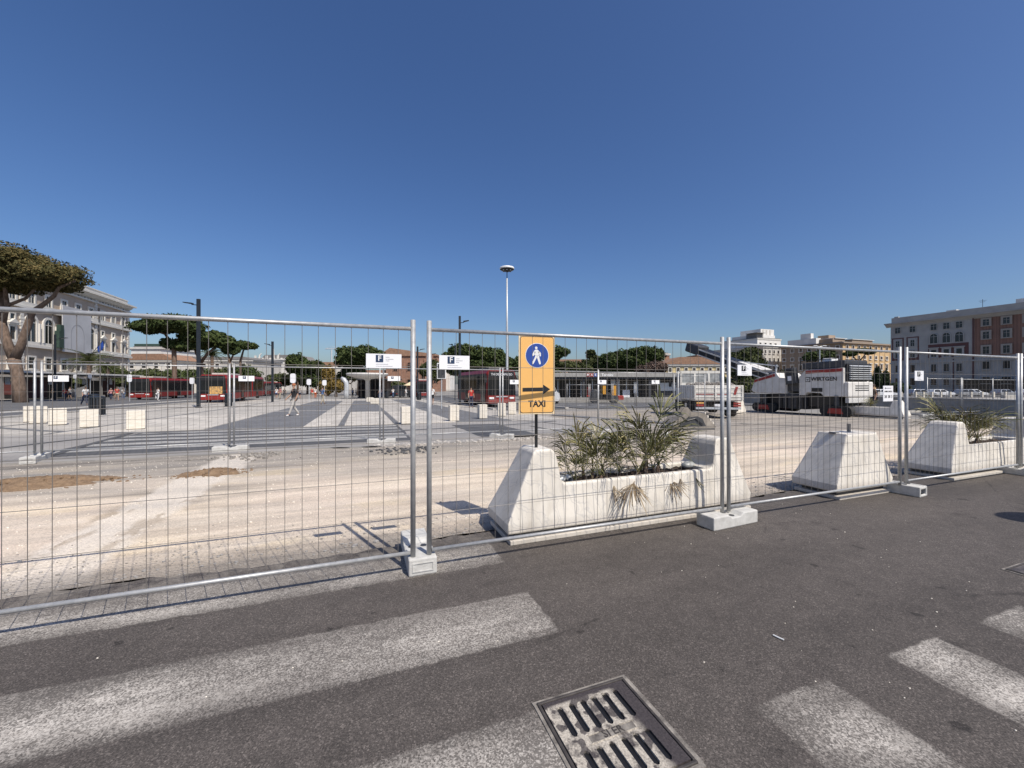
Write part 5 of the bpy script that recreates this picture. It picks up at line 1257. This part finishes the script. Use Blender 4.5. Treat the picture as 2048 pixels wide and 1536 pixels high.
# conveyor reaching forward over the truck
cv = MB()
A = Vector((W/2, 4.6, 2.0)); B = Vector((W/2, 11.6, 4.5)); d = (B-A).normalized(); nrm = Vector((0, -d.z, d.y))
def cvb(x0, x1, t0, t1, n0, n1): 
    q_ = []
    for t, nn in ((t0, n0), (t1, n0), (t1, n1), (t0, n1)): pp = A+d*t+nrm*nn; q_.append((pp.y, pp.z))
    return MB().prism(q_, 'x', x0, x1)
cvb(W/2-.5, W/2+.5, 0, 7.3, -.12, .42).build('conveyor_trough', M['black'], mm, bevel=.03)
for x in (W/2-.52, W/2+.5): cvb(x, x+.02, .2, 7.1, .3, .4).build('conveyor_edge', M['mwhite'], mm); cvb(x, x+.02, .2, 7.1, -.1, -.02).build('conveyor_edge', M['mwhite'], mm)
cvb(W/2-.56, W/2+.56, 6.3, 7.7, -.15, .62).build('conveyor_hood', M['mgrey'], mm, bevel=.12)
cvb(W/2-.54, W/2+.54, .8, 2.6, .42, .47).build('belt_cover', M['mwhite'], mm)
MB().path([(W/2, 4.4, 2.9), (W/2, 7.6, 3.4)], .04, 6).path([(W/2, 4.6, 1.9), (W/2, 4.5, 3.0)], .06, 6).build('stay_rod', M['lampgrey'], mm)

# ---- tipper truck
tp = G(1388, 836); TT = -.2; tk = empty('tipper_truck', (tp.x, tp.y, tp.z), TT, 'small dirty white tipper truck loaded with broken asphalt seen from behind', 'truck')
W = 2.3
def rib_panel(nm, x0, x1, y0, y1, z0, z1, m='twhite'): return MB().box(x0, y0, z0, x1, y1, z1).build(nm, M[m], tk, bevel=.012)
rib_panel('tailgate', 0, W, 0, .05, .92, 1.66); rib_panel('side_board', 0, .05, .053, 3.3, .92, 1.66); rib_panel('side_board', W-.05, W, .053, 3.3, .98, 1.62); rib_panel('bed_floor', .05, W-.05, .05, 3.3, .86, .975)
for z in (1.06, 1.28, 1.5): MB().box(.06, -.018, z, W-.06, -.003, z+.045).build('tailgate_ridge', M['twhite'], tk, bevel=.006)
for x in (0.02, W*.42, W*.72, W-.08): MB().box(x, -.03, .96, x+.06, -.0185, 1.64).build('tailgate_post', M['twhite'], tk)
MB().box(.1, -.022, 1.19, W*.40, -.0185, 1.225).box(W*.47, -.022, 1.19, W*.7, -.0185, 1.225).build('red_stripe', M['red2'], tk); MB().prism([(W*.80, 1.20), (W*.85, 1.20), (W*.89, 1.58), (W*.84, 1.58)], 'y', -.021, -.0035).build('red_mark', M['red2'], tk)
for i in range(6): MB().box(-.03, .2+i*.55, .95, -.003, .27+i*.55, 1.62).build('side_post', M['twhite'], tk)
MB().box(.0, 3.32, .95, W, 3.42, 1.80).box(.03, 3.34, 2.34, W*.995, 3.42, 2.50).build('headboard', M['twhite'], tk)
for x in (0, W*.33, W*.66, W-.12): MB().box(x+.004, 3.335, 1.803, x+.115, 3.425, 2.337).build('headboard_post', M['twhite'], tk)
for i in range(3): MB().box(.12+i*W*.33, 3.36, 1.80, .12+i*W*.33+W*.31, 3.38, 2.34).build('headboard_pane', M['screen'], tk)
MB().prism([(3.6, .7), (5.2, .7), (5.25, 1.4), (5.0, 2.35), (3.6, 2.35)], 'x', .12, W-.12).build('cab', M['twhite'], tk, bevel=.05)
MB().box(.105, 4.1, 1.5, .118, 4.9, 2.15).build('cab_window', M['glass'], tk)
MB().path([(.1, 4.9, 1.7), (-.25, 5.0, 1.75)], .02, 5).box(-.33, 4.98, 1.55, -.17, 5.03, 2.0).build('mirror', M['black'], tk)
MB().box(.6, .3, .55, .75, 5.0, .85).box(W-.75, .3, .55, W-.6, 5.0, .85).build('chassis_rail', M['black'], tk)
MB().box(.1, .02, .45, W-.1, .12, .56).build('bumper_bar', M['lampgrey'], tk); MB().box(.15, .3, .35, .75, .9, .8).box(W-.75, .3, .35, W-.15, .9, .8).build('mud_guard', M['black'], tk)
for x0, m in ((.12, 'red2'), (W-.46, 'red2')): MB().box(x0, -.01, .60, x0+.34, .018, .70).build('tail_light', M[m], tk); MB().box(x0, -.02, .735, x0+.34, .018, .80).build('reflector', M['orange'] if x0 < 1 else M['red2'], tk)
MB().box(.95, -.005, .60, 1.4, .018, .72).build('number_plate', M['paper'], tk)
for x in (.22, W-.22):
    for y in (1.3, 4.5): wheel(tk, x, y, .42, .42)
ld = MB()
for i in range(140):
    x, y = R.uniform(.15, W-.15), R.uniform(.12, 3.2); h = .16*(1-((x-W/2)/(W/2))**2)+.02; s = R.uniform(.04, .15)
    ld.ell((x, y, 1.56+h+R.uniform(-.05, .07)), (s, s*R.uniform(.5, 1), s*R.uniform(.3, .7)), 5, 3)
ld.box(.06, .06, .98, W-.06, 3.28, 1.58)
o = ld.build('rubble_load', M['rubble'], None, (tp.x, tp.y, tp.z), TT); tag(o, 'broken grey asphalt slabs heaped on the tipper truck bed', 'rubble', kind='stuff')
# ---- excavator bucket lying on the ground
bk = G(1343, 858); eb = empty('excavator_bucket', (bk.x, bk.y+.05, bk.z-.04), .06, 'dusty steel excavator bucket lying upside down before the tipper truck', 'bucket')
pr = [(0, .04), (.12, .24), (.32, .42), (.58, .60), (.95, .64), (1.22, .60), (1.38, .46), (1.72, .10), (1.66, .0), (.08, 0)]
MB().prism(pr, 'y', .04, .86).build('shell', M['rust'], eb, bevel=.02)
MB().prism([(.30, .12), (.42, .30), (.68, .47), (1.0, .50), (1.2, .40), (1.32, .14)], 'y', -.012, -.001).build('painted_cavity', M['mgrey'], eb)  # flat dark panel paints the shade of an open cavity
MB().box(.02, -.02, -.0, 1.66, .92, .05).build('cutting_edge', M['mgrey'], eb, bevel=.01)
for y in (0, .86): MB().prism([(x, z*1.03+.004) for x, z in pr], 'y', y, y+.04).build('side_plate', M['rust'], eb)
for k in range(4):
    t = k/3; x0, z0 = 1.28+.10*k, .60-.12*k
    MB().box(x0, -.01, z0-.04, x0+.05, .91, z0+.045).build('wear_strip', M['trav'], eb, bevel=.01)
for y in (.25, .5): MB().prism([(.5, .6), (.62, .8), (.75, .82), (.95, .62)], 'y', y, y+.04).build('hinge_ear', M['rust'], eb)
MB().path([(.02, .2, .02), (-.12, .3, .06), (-.2, .42, .03)], .02, 5).path([(.4, 0, .5), (.6, -.05, .35), (.9, -.03, .42), (1.2, -.05, .2)], .016, 5).build('cable', M['black'], eb)
bt_ = D(1333, 12.6); crumple('bottle_cap', (bt_.x, bt_.y, bt_.z+.05), (.05, .05, .07), 'small white bottle standing left of the excavator bucket', 'bottle', M['white'])
# ---- compact road roller
p = G(1180, 806); rr = empty('road_roller', p, 0, 'small orange road roller in front of the station building', 'road roller')
for x in (.45, 2.5):
    mb = MB().lathe([(.42, -.55), (.42, .55)], 20); mb.v = [(xx+x, z, yy+.42) for xx, yy, z in mb.v]; mb.build('drum', M['mgrey'], rr)
MB().box(.9, -.5, .35, 2.1, .5, 1.0).build('chassis', M['black'], rr, bevel=.05); MB().prism([(.1, .6), (1.0, .6), (1.0, 1.35), (.4, 1.45), (.1, 1.2)], 'y', -.45, .45).build('engine_cover', M['mgrey'], rr, bevel=.06)
for x in (1.25, 2.35): MB().box(x, -.5, .6, x+.32, -.2, 1.9).build('cab_pillar', M['yellow'], rr, bevel=.03); MB().box(x, .2, .6, x+.32, .5, 1.9).build('cab_pillar', M['yellow'], rr, bevel=.03)
MB().box(1.15, -.55, 1.9, 2.8, .55, 2.0).build('canopy_roof', M['mgrey'], rr, bevel=.03); MB().box(1.65, -.25, 1.0, 2.1, .25, 1.12).box(1.62, -.25, 1.12, 1.72, .25, 1.6).build('seat', M['black'], rr, bevel=.03)
MB().box(2.9, -.4, .3, 3.5, .4, .8).build('red_tank', M['red2'], rr, bevel=.04)

# ================================================================ people
skin = pm('skin', (.42, .25, .17), (.36, .21, .14), 8, .6, 0, 0)
cl = {k: plain('cloth_'+k, c) for k, c in dict(black=(.015, .015, .018), white=(.72, .71, .69), grey=(.35, .34, .33), red=(.45, .03, .02), blue=(.08, .14, .28), navy=(.02, .03, .07), beige=(.45, .38, .28), stone=(.50, .47, .43), pink=(.45, .2, .2), brown=(.10, .06, .04), orange=(.60, .12, .02), hair=(.03, .02, .015), ginger=(.38, .13, .05), greyhair=(.3, .29, .28)).items()}
cl['hivis'] = M['hivis']
def skinned(name, pts, edges, rad, m, parent, loc=None, rz=0, rootv=0, sub=1):
    me = bpy.data.meshes.new(name); me.from_pydata(pts, edges, []); me.materials.append(m)
    o = ob(name, me, parent, loc, rz); md = o.modifiers.new('skin', 'SKIN'); md.use_smooth_shade = True
    for i, sv in enumerate(me.skin_vertices[0].data):
        r_ = rad[i]; sv.radius = r_ if hasattr(r_, '__len__') else (r_, r_); sv.use_root = (i == rootv)
    if sub: s = o.modifiers.new('s', 'SUBSURF'); s.levels = s.render_levels = sub
    return o
def person(loc, h, rz, lab, top='black', legs='stone', shoe='white', hair='hair', stride=.22, arms=.12, shorts=False, lean=0., bag=None, hat=None, group=None):
    """faces local -y"""
    k = h/1.75; root = empty('person', loc, rz, lab, 'person', group); s = stride; ar = arms
    def P(x, y, z): return (x*k, (y-lean*(z-.9))*k, z*k)
    kL, kR = -s*.45, s*.1
    pts = dict(pel=P(0, 0, .95), bel=P(0, .0, 1.08), ch=P(0, 0, 1.28), nk=P(0, 0, 1.46), hd0=P(0, -.01, 1.53), hd1=P(0, -.02, 1.61), hd2=P(0, -.015, 1.69),
      sL=P(.17, 0, 1.40), sR=P(-.17, 0, 1.40), eL=P(.235, ar*.6, 1.13), eR=P(-.235, -ar*.4, 1.13), wL=P(.25, ar*.4-.07, .90), wR=P(-.25, -ar-.1, .92), fL=P(.25, ar*.4-.1, .80), fR=P(-.25, -ar-.15, .82),
      hL=P(.09, 0, .90), hR=P(-.09, 0, .90), nL=P(.095, kL-.02, .50), nR=P(-.095, kR-.02, .50), aL=P(.095, -s, .09), aR=P(-.095, s, .10), tL=P(.10, -s-.15, .035), tR=P(-.10, s-.14, .03))
    rad = dict(pel=(.15, .10), bel=(.14, .095), ch=(.155, .105), nk=.052, hd0=.062, hd1=(.076, .092), hd2=(.066, .08), sL=.058, sR=.058, eL=.042, eR=.042, wL=.028, wR=.028, fL=.036, fR=.036,
      hL=.085, hR=.085, nL=.056, nR=.056, aL=.038, aR=.038, tL=.034, tR=.034)
    E = 'pel-bel bel-ch ch-nk nk-hd0 hd0-hd1 hd1-hd2 ch-sL ch-sR sL-eL sR-eR eL-wL eR-wR wL-fL wR-fR pel-hL pel-hR hL-nL hR-nR nL-aL nR-aR aL-tL aR-tR'
    def mk(name, m, names, edges, grow=0, over={}):
        ix = {n: i for i, n in enumerate(names)}
        rr = [tuple((a+grow)*k for a in (rad[n] if isinstance(rad[n], tuple) else (rad[n],)*2)) for n in names]
        return skinned(name, [over.get(n, pts[n]) for n in names], [tuple(ix[t] for t in e.split('-')) for e in edges.split()], rr, m, root)
    mk('body', skin, list(pts), E)
    mk('shirt', cl[top], ['bel', 'ch', 'nk', 'sL', 'sR', 'eL', 'eR', 'pel'], 'bel-ch ch-nk ch-sL ch-sR sL-eL sR-eR pel-bel', .014, {'eL': tuple((Vector(pts['sL'])*.12+Vector(pts['eL'])*.88)), 'eR': tuple((Vector(pts['sR'])*.12+Vector(pts['eR'])*.88)), 'nk': P(0, 0, 1.40)})
    if shorts: mk('shorts', cl[legs], ['pel', 'hL', 'hR', 'nL', 'nR'], 'pel-hL pel-hR hL-nL hR-nR', .02, {'nL': tuple(Vector(pts['nL'])*.8+Vector(pts['hL'])*.2), 'nR': tuple(Vector(pts['nR'])*.8+Vector(pts['hR'])*.2)})
    else: mk('trousers', cl[legs], ['pel', 'hL', 'hR', 'nL', 'nR', 'aL', 'aR'], 'pel-hL pel-hR hL-nL hR-nR nL-aL nR-aR', .017)
    for a_, t_ in (('aL', 'tL'), ('aR', 'tR')): mk('shoe', cl[shoe], [a_, t_], a_+'-'+t_, .014, {a_: tuple(Vector(pts[a_])-Vector((0, 0, .03*k)))})
    hd = Vector(pts['hd1'])
    MB().ell(tuple(hd+Vector((0, .02, .045))*k), (.088*k, .105*k, .085*k), 12, 8).build('hair', cl[hair], root, smooth=True)
    if bag: MB().box(-.14, .10, 1.0, .14, .24, 1.4).build('backpack', cl[bag], root, bevel=.04) if bag != 'white' else MB().prism([(-.12, .3), (.12, .3), (.1, .65), (-.1, .65)], 'x', .27, .33).build('carrier_bag', cl['white'], root)
    return root
p = G(588, 832); person(p, 1.80, -.8, 'walking man in a black shirt and pale trousers seen through the fence', 'black', 'stone', 'white', 'ginger', .27, .2)
p = G(645, 808.5); person(p, 1.75, 2.6, 'distant walking person in a blue top and beige trousers', 'blue', 'beige', 'brown', 'hair', .25)
p = G(864, 811); person(p, 1.78, 3.1, 'man in white T-shirt and black shorts between the nearest twin posts', 'white', 'black', 'white', 'hair', .08, .05, True)
p = G(942, 815); person(p, 1.68, .3, 'woman in a red top and dark trousers in front of the nearer bus', 'red', 'navy', 'brown', 'hair', .12)
p = G(316, 801.5); person(p, 1.72, 2.8, 'person in white clothes with a bag beside the first red bus', 'white', 'white', 'white', 'hair', .1, .05, bag='white')
p = G(170, 810); person(p, 1.75, 1.2, 'person in a white top and dark trousers bending forward near the litter bin', 'white', 'navy', 'black', 'hair', .25, .1, lean=.25)
p = G(1262, 800); person(p, 1.7, .6, 'person in a pale pink top before the station building', 'pink', 'black', 'white')
p = G(1299, 799); person(p, 1.75, -.4, 'person in a dark red top before the station building', 'red', 'navy', 'black')
p = G(1332, 799); person(p, 1.75, .9, 'person in a white shirt and orange trousers before the white door', 'white', 'orange', 'white')
p = G(1236, 800); person(p, 1.75, -1, 'worker in dark clothes beside the road roller', 'black', 'navy', 'black')
p = G(1676, 829); person((p.x-.4, p.y-.2, p.z), 1.72, 1.9, 'worker in a yellow hi-vis vest beside the milling machine', 'hivis', 'navy', 'black', 'brown', .05)
p = D(1746, 23.5); person(p, 1.78, -1.9, 'dark-clothed person walking behind the milling machine by the distant planter', 'brown', 'navy', 'brown', 'brown', .22)
crowd = [(222, 800, 'pink', 'navy'), (234, 801, 'red', 'beige'), (246, 799, 'white', 'blue'), (230, 797, 'grey', 'black'), (553, 797, 'white', 'blue'), (560, 798, 'pink', 'beige'), (569, 796, 'black', 'black'), (600, 797, 'grey', 'navy'), (624, 798, 'red', 'beige'), (631, 797, 'white', 'orange'),
         (759, 797, 'black', 'navy'), (763, 796, 'navy', 'navy'), (705, 796, 'blue', 'black'), (712, 795, 'black', 'grey'), (786, 795, 'white', 'blue'), (790, 794, 'black', 'navy'), (812, 796, 'white', 'grey'), (1130, 796, 'white', 'grey'), (1155, 797, 'black', 'navy'), (1171, 797, 'grey', 'black'), (1198, 796, 'blue', 'navy'), (130, 800, 'red', 'navy'), (105, 799, 'black', 'black'), (60, 797, 'white', 'grey'), (140, 799, 'grey', 'navy')]
for i, (px, py, a, b) in enumerate(crowd):
    p = G(px, py); where = ['near the first bus', 'by the far bus', 'by the mushroom canopy', 'between the nearest twin posts', 'before the station building', 'under the left canopy']
    wi = 0 if 200 < px < 260 else 1 if 500 < px < 650 else 2 if 690 < px < 775 else 3 if 775 < px < 900 else 4 if px > 1000 else 5
    person(p, R.uniform(1.6, 1.82), R.uniform(0, 6), 'distant pedestrian in %s top, %s legwear %s' % (a, b, where[wi]), a, b, R.choice(['white', 'black', 'brown']), R.choice(['hair', 'brown', 'greyhair']), R.uniform(.03, .25), R.uniform(.05, .2), R.random() < .3, group='distant pedestrians')

# ================================================================ trees
def leaves(lobes, n, size, rng, flat=.5, surf=.35):
    """leaf clumps as small quads through the volume of ellipsoid lobes"""
    A = np.array([l[3]*l[4]+l[3]*l[5] for l in lobes]); cnt = np.maximum(8, (A/A.sum()*n).astype(int)); allv = []
    for (cx, cy, cz, rx, ry, rz), c in zip(lobes, cnt):
        d = rng.normal(size=(c, 3)); d /= np.linalg.norm(d, axis=1)[:, None]
        r = surf+(1-surf)*rng.random(c)**.45
        nb = 1+.16*np.sin(d[:, 0]*5+cx)*np.cos(d[:, 1]*4+cy)+.10*np.sin(d[:, 0]*11+d[:, 2]*9+cz)
        P = d*(r*nb)[:, None]*np.array([rx, ry, rz]); P[:, 2] = np.where(P[:, 2] < 0, P[:, 2]*.75, P[:, 2]); P += np.array([cx, cy, cz])
        nrm = rng.normal(size=(c, 3))*.8+d*.9+np.array([0, 0, .4]); nrm /= np.linalg.norm(nrm, axis=1)[:, None]
        t = np.cross(nrm, rng.normal(size=(c, 3))); t /= np.linalg.norm(t, axis=1)[:, None]; b = np.cross(nrm, t)
        s = size*(.55+.9*rng.random(c))[:, None]
        allv.append(np.stack([P-t*s, P-b*s*.55+t*s*.1, P+t*s, P+b*s*.5-t*s*.15], axis=1).reshape(-1, 3))
    v = np.concatenate(allv); m = len(v)//4
    return v, m
def foliage(name, lobes, n, size, m, parent, seed, surf=.35):
    rng = np.random.default_rng(seed); v, k = leaves(lobes, n, size, rng, surf=surf)
    me = bpy.data.meshes.new(name); me.vertices.add(len(v)); me.vertices.foreach_set('co', v.astype(np.float32).ravel())
    me.loops.add(k*4); me.polygons.add(k); me.loops.foreach_set('vertex_index', np.arange(k*4, dtype=np.int32)); me.polygons.foreach_set('loop_start', np.arange(0, k*4, 4, dtype=np.int32)); me.polygons.foreach_set('loop_total', np.full(k, 4, dtype=np.int32))
    me.update(calc_edges=True); me.materials.append(m)
    return ob(name, me, parent)
def tree(px, Y, lobes, lab, leaf='pine', n=5000, size=.35, trunks=None, name='pine_tree', cat='tree', grp='trees around the square', seed=1, surf=.35, core=True, trs=1.0):
    """lobes given in photograph measures: (px, py, half width, half height, depth offset) at distance Y"""
    base = D(px, Y); root = empty(name, base, 0, lab, cat, grp); u = Y/800; rg = random.Random(seed); LB_ = []
    for (lx, ly, hw, hh, *dd) in lobes:
        off = dd[0] if dd else 0
        cx, cz = (lx-px)*u, ZH(ly, Y)-base.z
        LB_.append((cx, off, cz, hw*u, hw*u*.85, hh*u))
        for j in range(5):      # broken outline
            t = rg.uniform(0, 6.28); LB_.append((cx+math.cos(t)*hw*u*.72, off+math.sin(t)*hw*u*.55, cz+rg.uniform(-.2, .35)*hh*u, hw*u*.38, hw*u*.38, hh*u*.5))
    tb = MB()
    if trunks is None:
        l0 = LB_[0]; tb.path([(0, 0, -.2), (l0[0]*.4, 0, l0[2]*.5), (l0[0]*.9, 0, l0[2])], [.32, .25, .14], 8)
        for l in LB_[::6]: tb.path([(l0[0]*.4, 0, l0[2]*.5), ((l[0]+l0[0]*.4)/2, l[1]/2, l[2]*.75), (l[0], l[1], l[2])], [.2, .14, .06], 6)
    else:
        for tr in trunks: tb.path([((x-px)*u, yo, ZH(y, Y)-base.z) for x, y, r, yo in tr], [r*u*trs for x, y, r, yo in tr], 9)
    tb.build('trunk', M['bark'], root, smooth=True)
    foliage('crown', LB_, int(n*1.6), size*.78, M[leaf], root, seed, surf)
    return root
# big stone pine at the left edge
tree(40, 44, [(0, 548, 95, 42), (55, 545, 78, 34, 1), (118, 556, 40, 20, -1), (-60, 545, 90, 42), (20, 524, 70, 32, -1), (-10, 572, 60, 16), (85, 568, 44, 13, 1)],
     'big brown-green stone pine at the left edge with a forked trunk', 'pinebig', 70000, .17,
     [[(42, 812, 17, 0), (38, 770, 14.5, 0), (33, 740, 13, 0), (27, 718, 15, 0)], [(27, 718, 12, 0), (12, 680, 11, 0), (2, 640, 10, 0), (-5, 600, 8, .5), (-20, 560, 5, 1)], [(28, 720, 12, 0), (42, 690, 10, 0), (54, 655, 9, 0), (64, 625, 8, 0), (88, 608, 6, 0), (108, 592, 5, 0), (118, 575, 4, 0), (150, 562, 2.5, 0)],
      [(5, 650, 7, 0), (14, 610, 6, 0), (10, 580, 5, 0), (18, 560, 3, 0)], [(12, 612, 5, 0), (40, 595, 4, .5), (60, 575, 3, .5), (85, 560, 2, 1)], [(-5, 600, 6, 0), (-30, 585, 5, -1), (-60, 560, 3, -1)], [(14, 600, 4, 0), (30, 570, 3, -1), (50, 556, 2, -1)]], 'stone_pine', seed=3, trs=.68)
PN = 'umbrella pines near the bus lanes'
tree(349, 68, [(305, 655, 40, 15), (350, 650, 52, 20), (385, 658, 20, 15), (345, 640, 30, 10), (355, 690, 30, 15, 1), (378, 672, 26, 20, 1), (335, 686, 14, 10)], 'broad umbrella pine right of the tan palace', 'pine', 15000, .34,
     [[(349, 800, 4.5, 0), (349, 740, 4.2, 0), (348, 700, 4, 0), (346, 680, 3.5, 0)], [(347, 690, 3, 0), (330, 668, 2.2, 0), (305, 660, 1.5, 0)], [(347, 690, 3, 0), (362, 672, 2, 0), (380, 660, 1.5, 0)]], 'umbrella_pine', grp=PN, seed=4)
tree(404, 75, [(420, 680, 30, 15), (445, 685, 25, 16), (405, 690, 16, 12), (455, 700, 16, 10, 1), (430, 670, 18, 8)], 'second umbrella pine behind the tall lamp post', 'pine', 9000, .34,
     [[(404, 800, 4, 0), (403, 740, 3.6, 0), (402, 722, 3.5, 0)], [(402, 724, 3, 0), (392, 706, 2.2, 0), (388, 690, 1.5, 0)], [(403, 724, 3, 0), (414, 708, 2.4, 0), (430, 694, 1.6, 0)]], 'umbrella_pine', grp=PN, seed=5)
tree(462, 80, [(462, 695, 18, 9), (490, 692, 22, 9), (480, 688, 12, 6)], 'small umbrella pine, rightmost of the group left of the second lamp post', 'pine', 5000, .34,
     [[(460, 790, 2.6, 0), (460, 725, 2.4, 0), (456, 706, 1.8, 0)], [(481, 790, 2.4, 0), (481, 722, 2.2, 0), (487, 700, 1.5, 0)], [(460, 725, 1.8, 0), (467, 708, 1.5, 0), (476, 696, 1, 0)]], 'umbrella_pine', grp=PN, seed=6)
G2 = 'dark round trees behind the plaza'
tree(596, 100, [(593, 724, 19, 17), (605, 733, 20, 14), (585, 737, 14, 12), (598, 752, 22, 15, 1)], 'round dark tree behind the walking man', 'pine', 7000, .4, grp=G2, seed=7, name='round_tree')
tree(633, 108, [(630, 735, 18, 14), (642, 741, 12, 12), (628, 752, 20, 14, 1)], 'lower round tree right of the round dark one', 'olive', 6000, .4, grp=G2, seed=8, name='round_tree')
tree(655, 90, [(657, 752, 12, 22), (654, 775, 15, 16)], 'yellowing bushy tree left of the sculpture', 'autumn', 5000, .33, grp=G2, seed=9, name='yellow_tree')
tree(716, 95, [(720, 712, 38, 20), (700, 722, 30, 18), (745, 714, 24, 16), (695, 705, 20, 12), (735, 703, 22, 12), (705, 748, 26, 18, 1), (680, 760, 14, 16, 1)], 'large round pine above the mushroom canopy', 'pine', 15000, .4, grp=G2, seed=10)
tree(862, 110, [(866, 735, 16, 16), (852, 742, 14, 15), (875, 750, 14, 16)], 'ragged tree between the brick ruin and the big company board', 'olive', 6000, .38, grp=G2, seed=11, name='ragged_tree')
tree(940, 85, [(925, 705, 28, 18), (905, 718, 22, 18), (950, 708, 28, 16), (985, 712, 26, 17), (960, 735, 45, 18, 1), (915, 738, 30, 16, 1), (1000, 725, 24, 16)], 'large dark pine left of the lamp mast', 'pine', 17000, .38, grp=G2, seed=12)
tree(1045, 92, [(1020, 735, 25, 14), (1050, 728, 30, 18), (1090, 718, 30, 20), (1110, 706, 28, 14), (1085, 740, 35, 16, 1)], 'dark pine partly hidden behind the taxi sign', 'pine', 13000, .4, grp=G2, seed=13)
tree(1145, 100, [(1135, 735, 30, 13), (1160, 738, 25, 12)], 'low rounded tree right of the taxi sign', 'olive', 6000, .38, grp=G2, seed=14, name='round_tree')
tree(1180, 104, [(1181, 705, 9, 6), (1178, 712, 6, 8), (1190, 716, 6, 8), (1185, 730, 20, 14), (1200, 735, 20, 14)], 'thin taller tree with a knob-like top right of the taxi sign', 'olive', 6000, .34, grp=G2, seed=15, name='thin_tree')
tree(1225, 100, [(1225, 722, 28, 18), (1250, 715, 26, 16), (1215, 737, 25, 12, 1), (1260, 735, 30, 14, 1)], 'dark pine in the middle of the row above the station building', 'pine', 12000, .38, grp=G2, seed=16)
tree(1288, 98, [(1285, 708, 28, 15), (1305, 712, 24, 18), (1270, 722, 26, 16), (1290, 732, 34, 12, 1)], 'tallest dark pine of the row above the station building', 'pine', 12000, .38, grp=G2, seed=17)
tree(1308, 70, [(1310, 735, 18, 14), (1290, 740, 20, 10), (1325, 738, 10, 13)], 'bare dusty brown shrub tree left of the yellow building', 'purple', 5000, .2, grp=G2, seed=18, name='brown_tree')
tree(1495, 75, [(1495, 725, 32, 26), (1475, 738, 20, 24), (1515, 742, 20, 28), (1500, 708, 20, 14), (1490, 770, 30, 20)], 'dense dark broadleaf tree above the rear of the tipper truck', 'olive', 14000, .3, grp=G2, seed=19, name='broadleaf_tree')
tree(1630, 120, [(1622, 716, 15, 9), (1640, 712, 24, 10), (1660, 705, 10, 6)], 'dark pine in front of the shaded flank of the ochre block', 'pine', 5000, .45, grp=G2, seed=20)
tree(1718, 125, [(1700, 708, 12, 6), (1722, 702, 20, 5), (1738, 705, 10, 5)], 'flat-topped umbrella pine before the ochre block', 'pine', 5000, .4, [[(1716, 775, 2, 0), (1716, 725, 1.6, 0), (1706, 712, 1, 0)], [(1716, 726, 1.4, 0), (1728, 712, 1, 0), (1735, 705, .8, 0)]], 'umbrella_pine', grp=G2, seed=21)
for i, (px, y0, w_) in enumerate(((1755, 733, 7), (1771, 740, 6), (1741, 750, 6))):
    tree(px, 100, [(px, (y0+782)/2, w_, (782-y0)/2), (px, y0+10, w_*.6, 9)], ['tallest dark cypress before the ochre block', 'cypress right of the tallest cypress', 'shorter cypress left of the tallest cypress'][i], 'cypress', 3500, .28, grp='cypresses before the ochre block', seed=22+i, name='cypress_tree')
for i, (px, py, hw, hh, Y, lf) in enumerate([(300, 752, 32, 14, 85, 'olive'), (255, 765, 25, 12, 88, 'olive'), (345, 755, 30, 16, 90, 'pine'), (400, 755, 35, 18, 95, 'pine'), (445, 752, 30, 16, 96, 'olive'), (490, 748, 30, 18, 98, 'pine'), (230, 748, 22, 12, 88, 'olive'),
    (560, 760, 25, 14, 104, 'olive'), (615, 762, 25, 14, 106, 'pine'), (672, 772, 14, 12, 80, 'autumn'), (780, 772, 30, 12, 120, 'olive'), (1560, 760, 30, 18, 85, 'olive'), (1610, 765, 30, 14, 90, 'olive'), (1790, 775, 26, 10, 115, 'cypress'), (130, 765, 30, 12, 75, 'olive'), (1420, 758, 30, 14, 90, 'olive')]):
    tree(px, Y, [(px, py, hw, hh), (px+hw*.4, py+4, hw*.6, hh*.8)], 'dark bush %s' % ['behind the first bus roof', 'beside the canopy end', 'under the broad umbrella pine', 'behind the tall lamp post', 'behind the articulated bus front', 'behind the articulated bus rear', 'below the corner of the tan palace', 'left of the distant stop sign', 'behind the distant stop signs', 'small and yellow, left of the sculpture', 'before the brick hall', 'behind the front of the milling machine', 'behind the middle of the milling machine', 'at the foot of the grey and brick building', 'under the left canopy', 'behind the tipper truck'][i], lf, 3000, .36, name='bush', cat='bush', grp='dark bushes in the background', seed=30+i)
# date palms
def date_palm(px, Y, ytop, span, lab, seed):
    base = D(px, Y); root = empty('date_palm', base, 0, lab, 'palm'); rg = random.Random(seed); u = Y/800; zt = ZH(ytop, Y)-base.z-span*u*.3
    MB().path([(0, 0, 0), (.05, 0, zt*.5), (0, 0, zt)], [.34, .28, .3], 10).build('trunk', M['bark'], root)
    Lf = span*u; mb = MB(); st_ = 8
    for i in range(st_):
        t0, t1 = i/st_, (i+1)/st_
        f = lambda t: Vector((Lf*t, 0, Lf*(.55*t-.85*t*t)))
        a, b = f(t0), f(t1); mb.path([a, b], .025, 3, False)
        for s in (-1, 1):
            for q_ in (0, .5):
                c = a.lerp(b, q_); tip = c+Vector((Lf*.10, s*Lf*.20*(1-.5*t0), -Lf*.10)); mb.add([c, c+Vector((.09, 0, .02)), tip], [(0, 1, 2)])
    fm = mb.mesh('frond', M['olive'])
    for i in range(34): o = ob('frond', fm, root, (0, 0, zt)); o.rotation_euler = (0, -rg.uniform(-.5, .9), i*2.4); s = rg.uniform(.8, 1.1); o.scale = (s, s, s)
date_palm(178, 70, 712, 38, 'spreading date palm in front of the tan palace', 1); date_palm(215, 78, 730, 24, 'smaller date palm right of the spreading one', 2); date_palm(424, 82, 704, 22, 'date palm behind the tall lamp post and buses', 3)
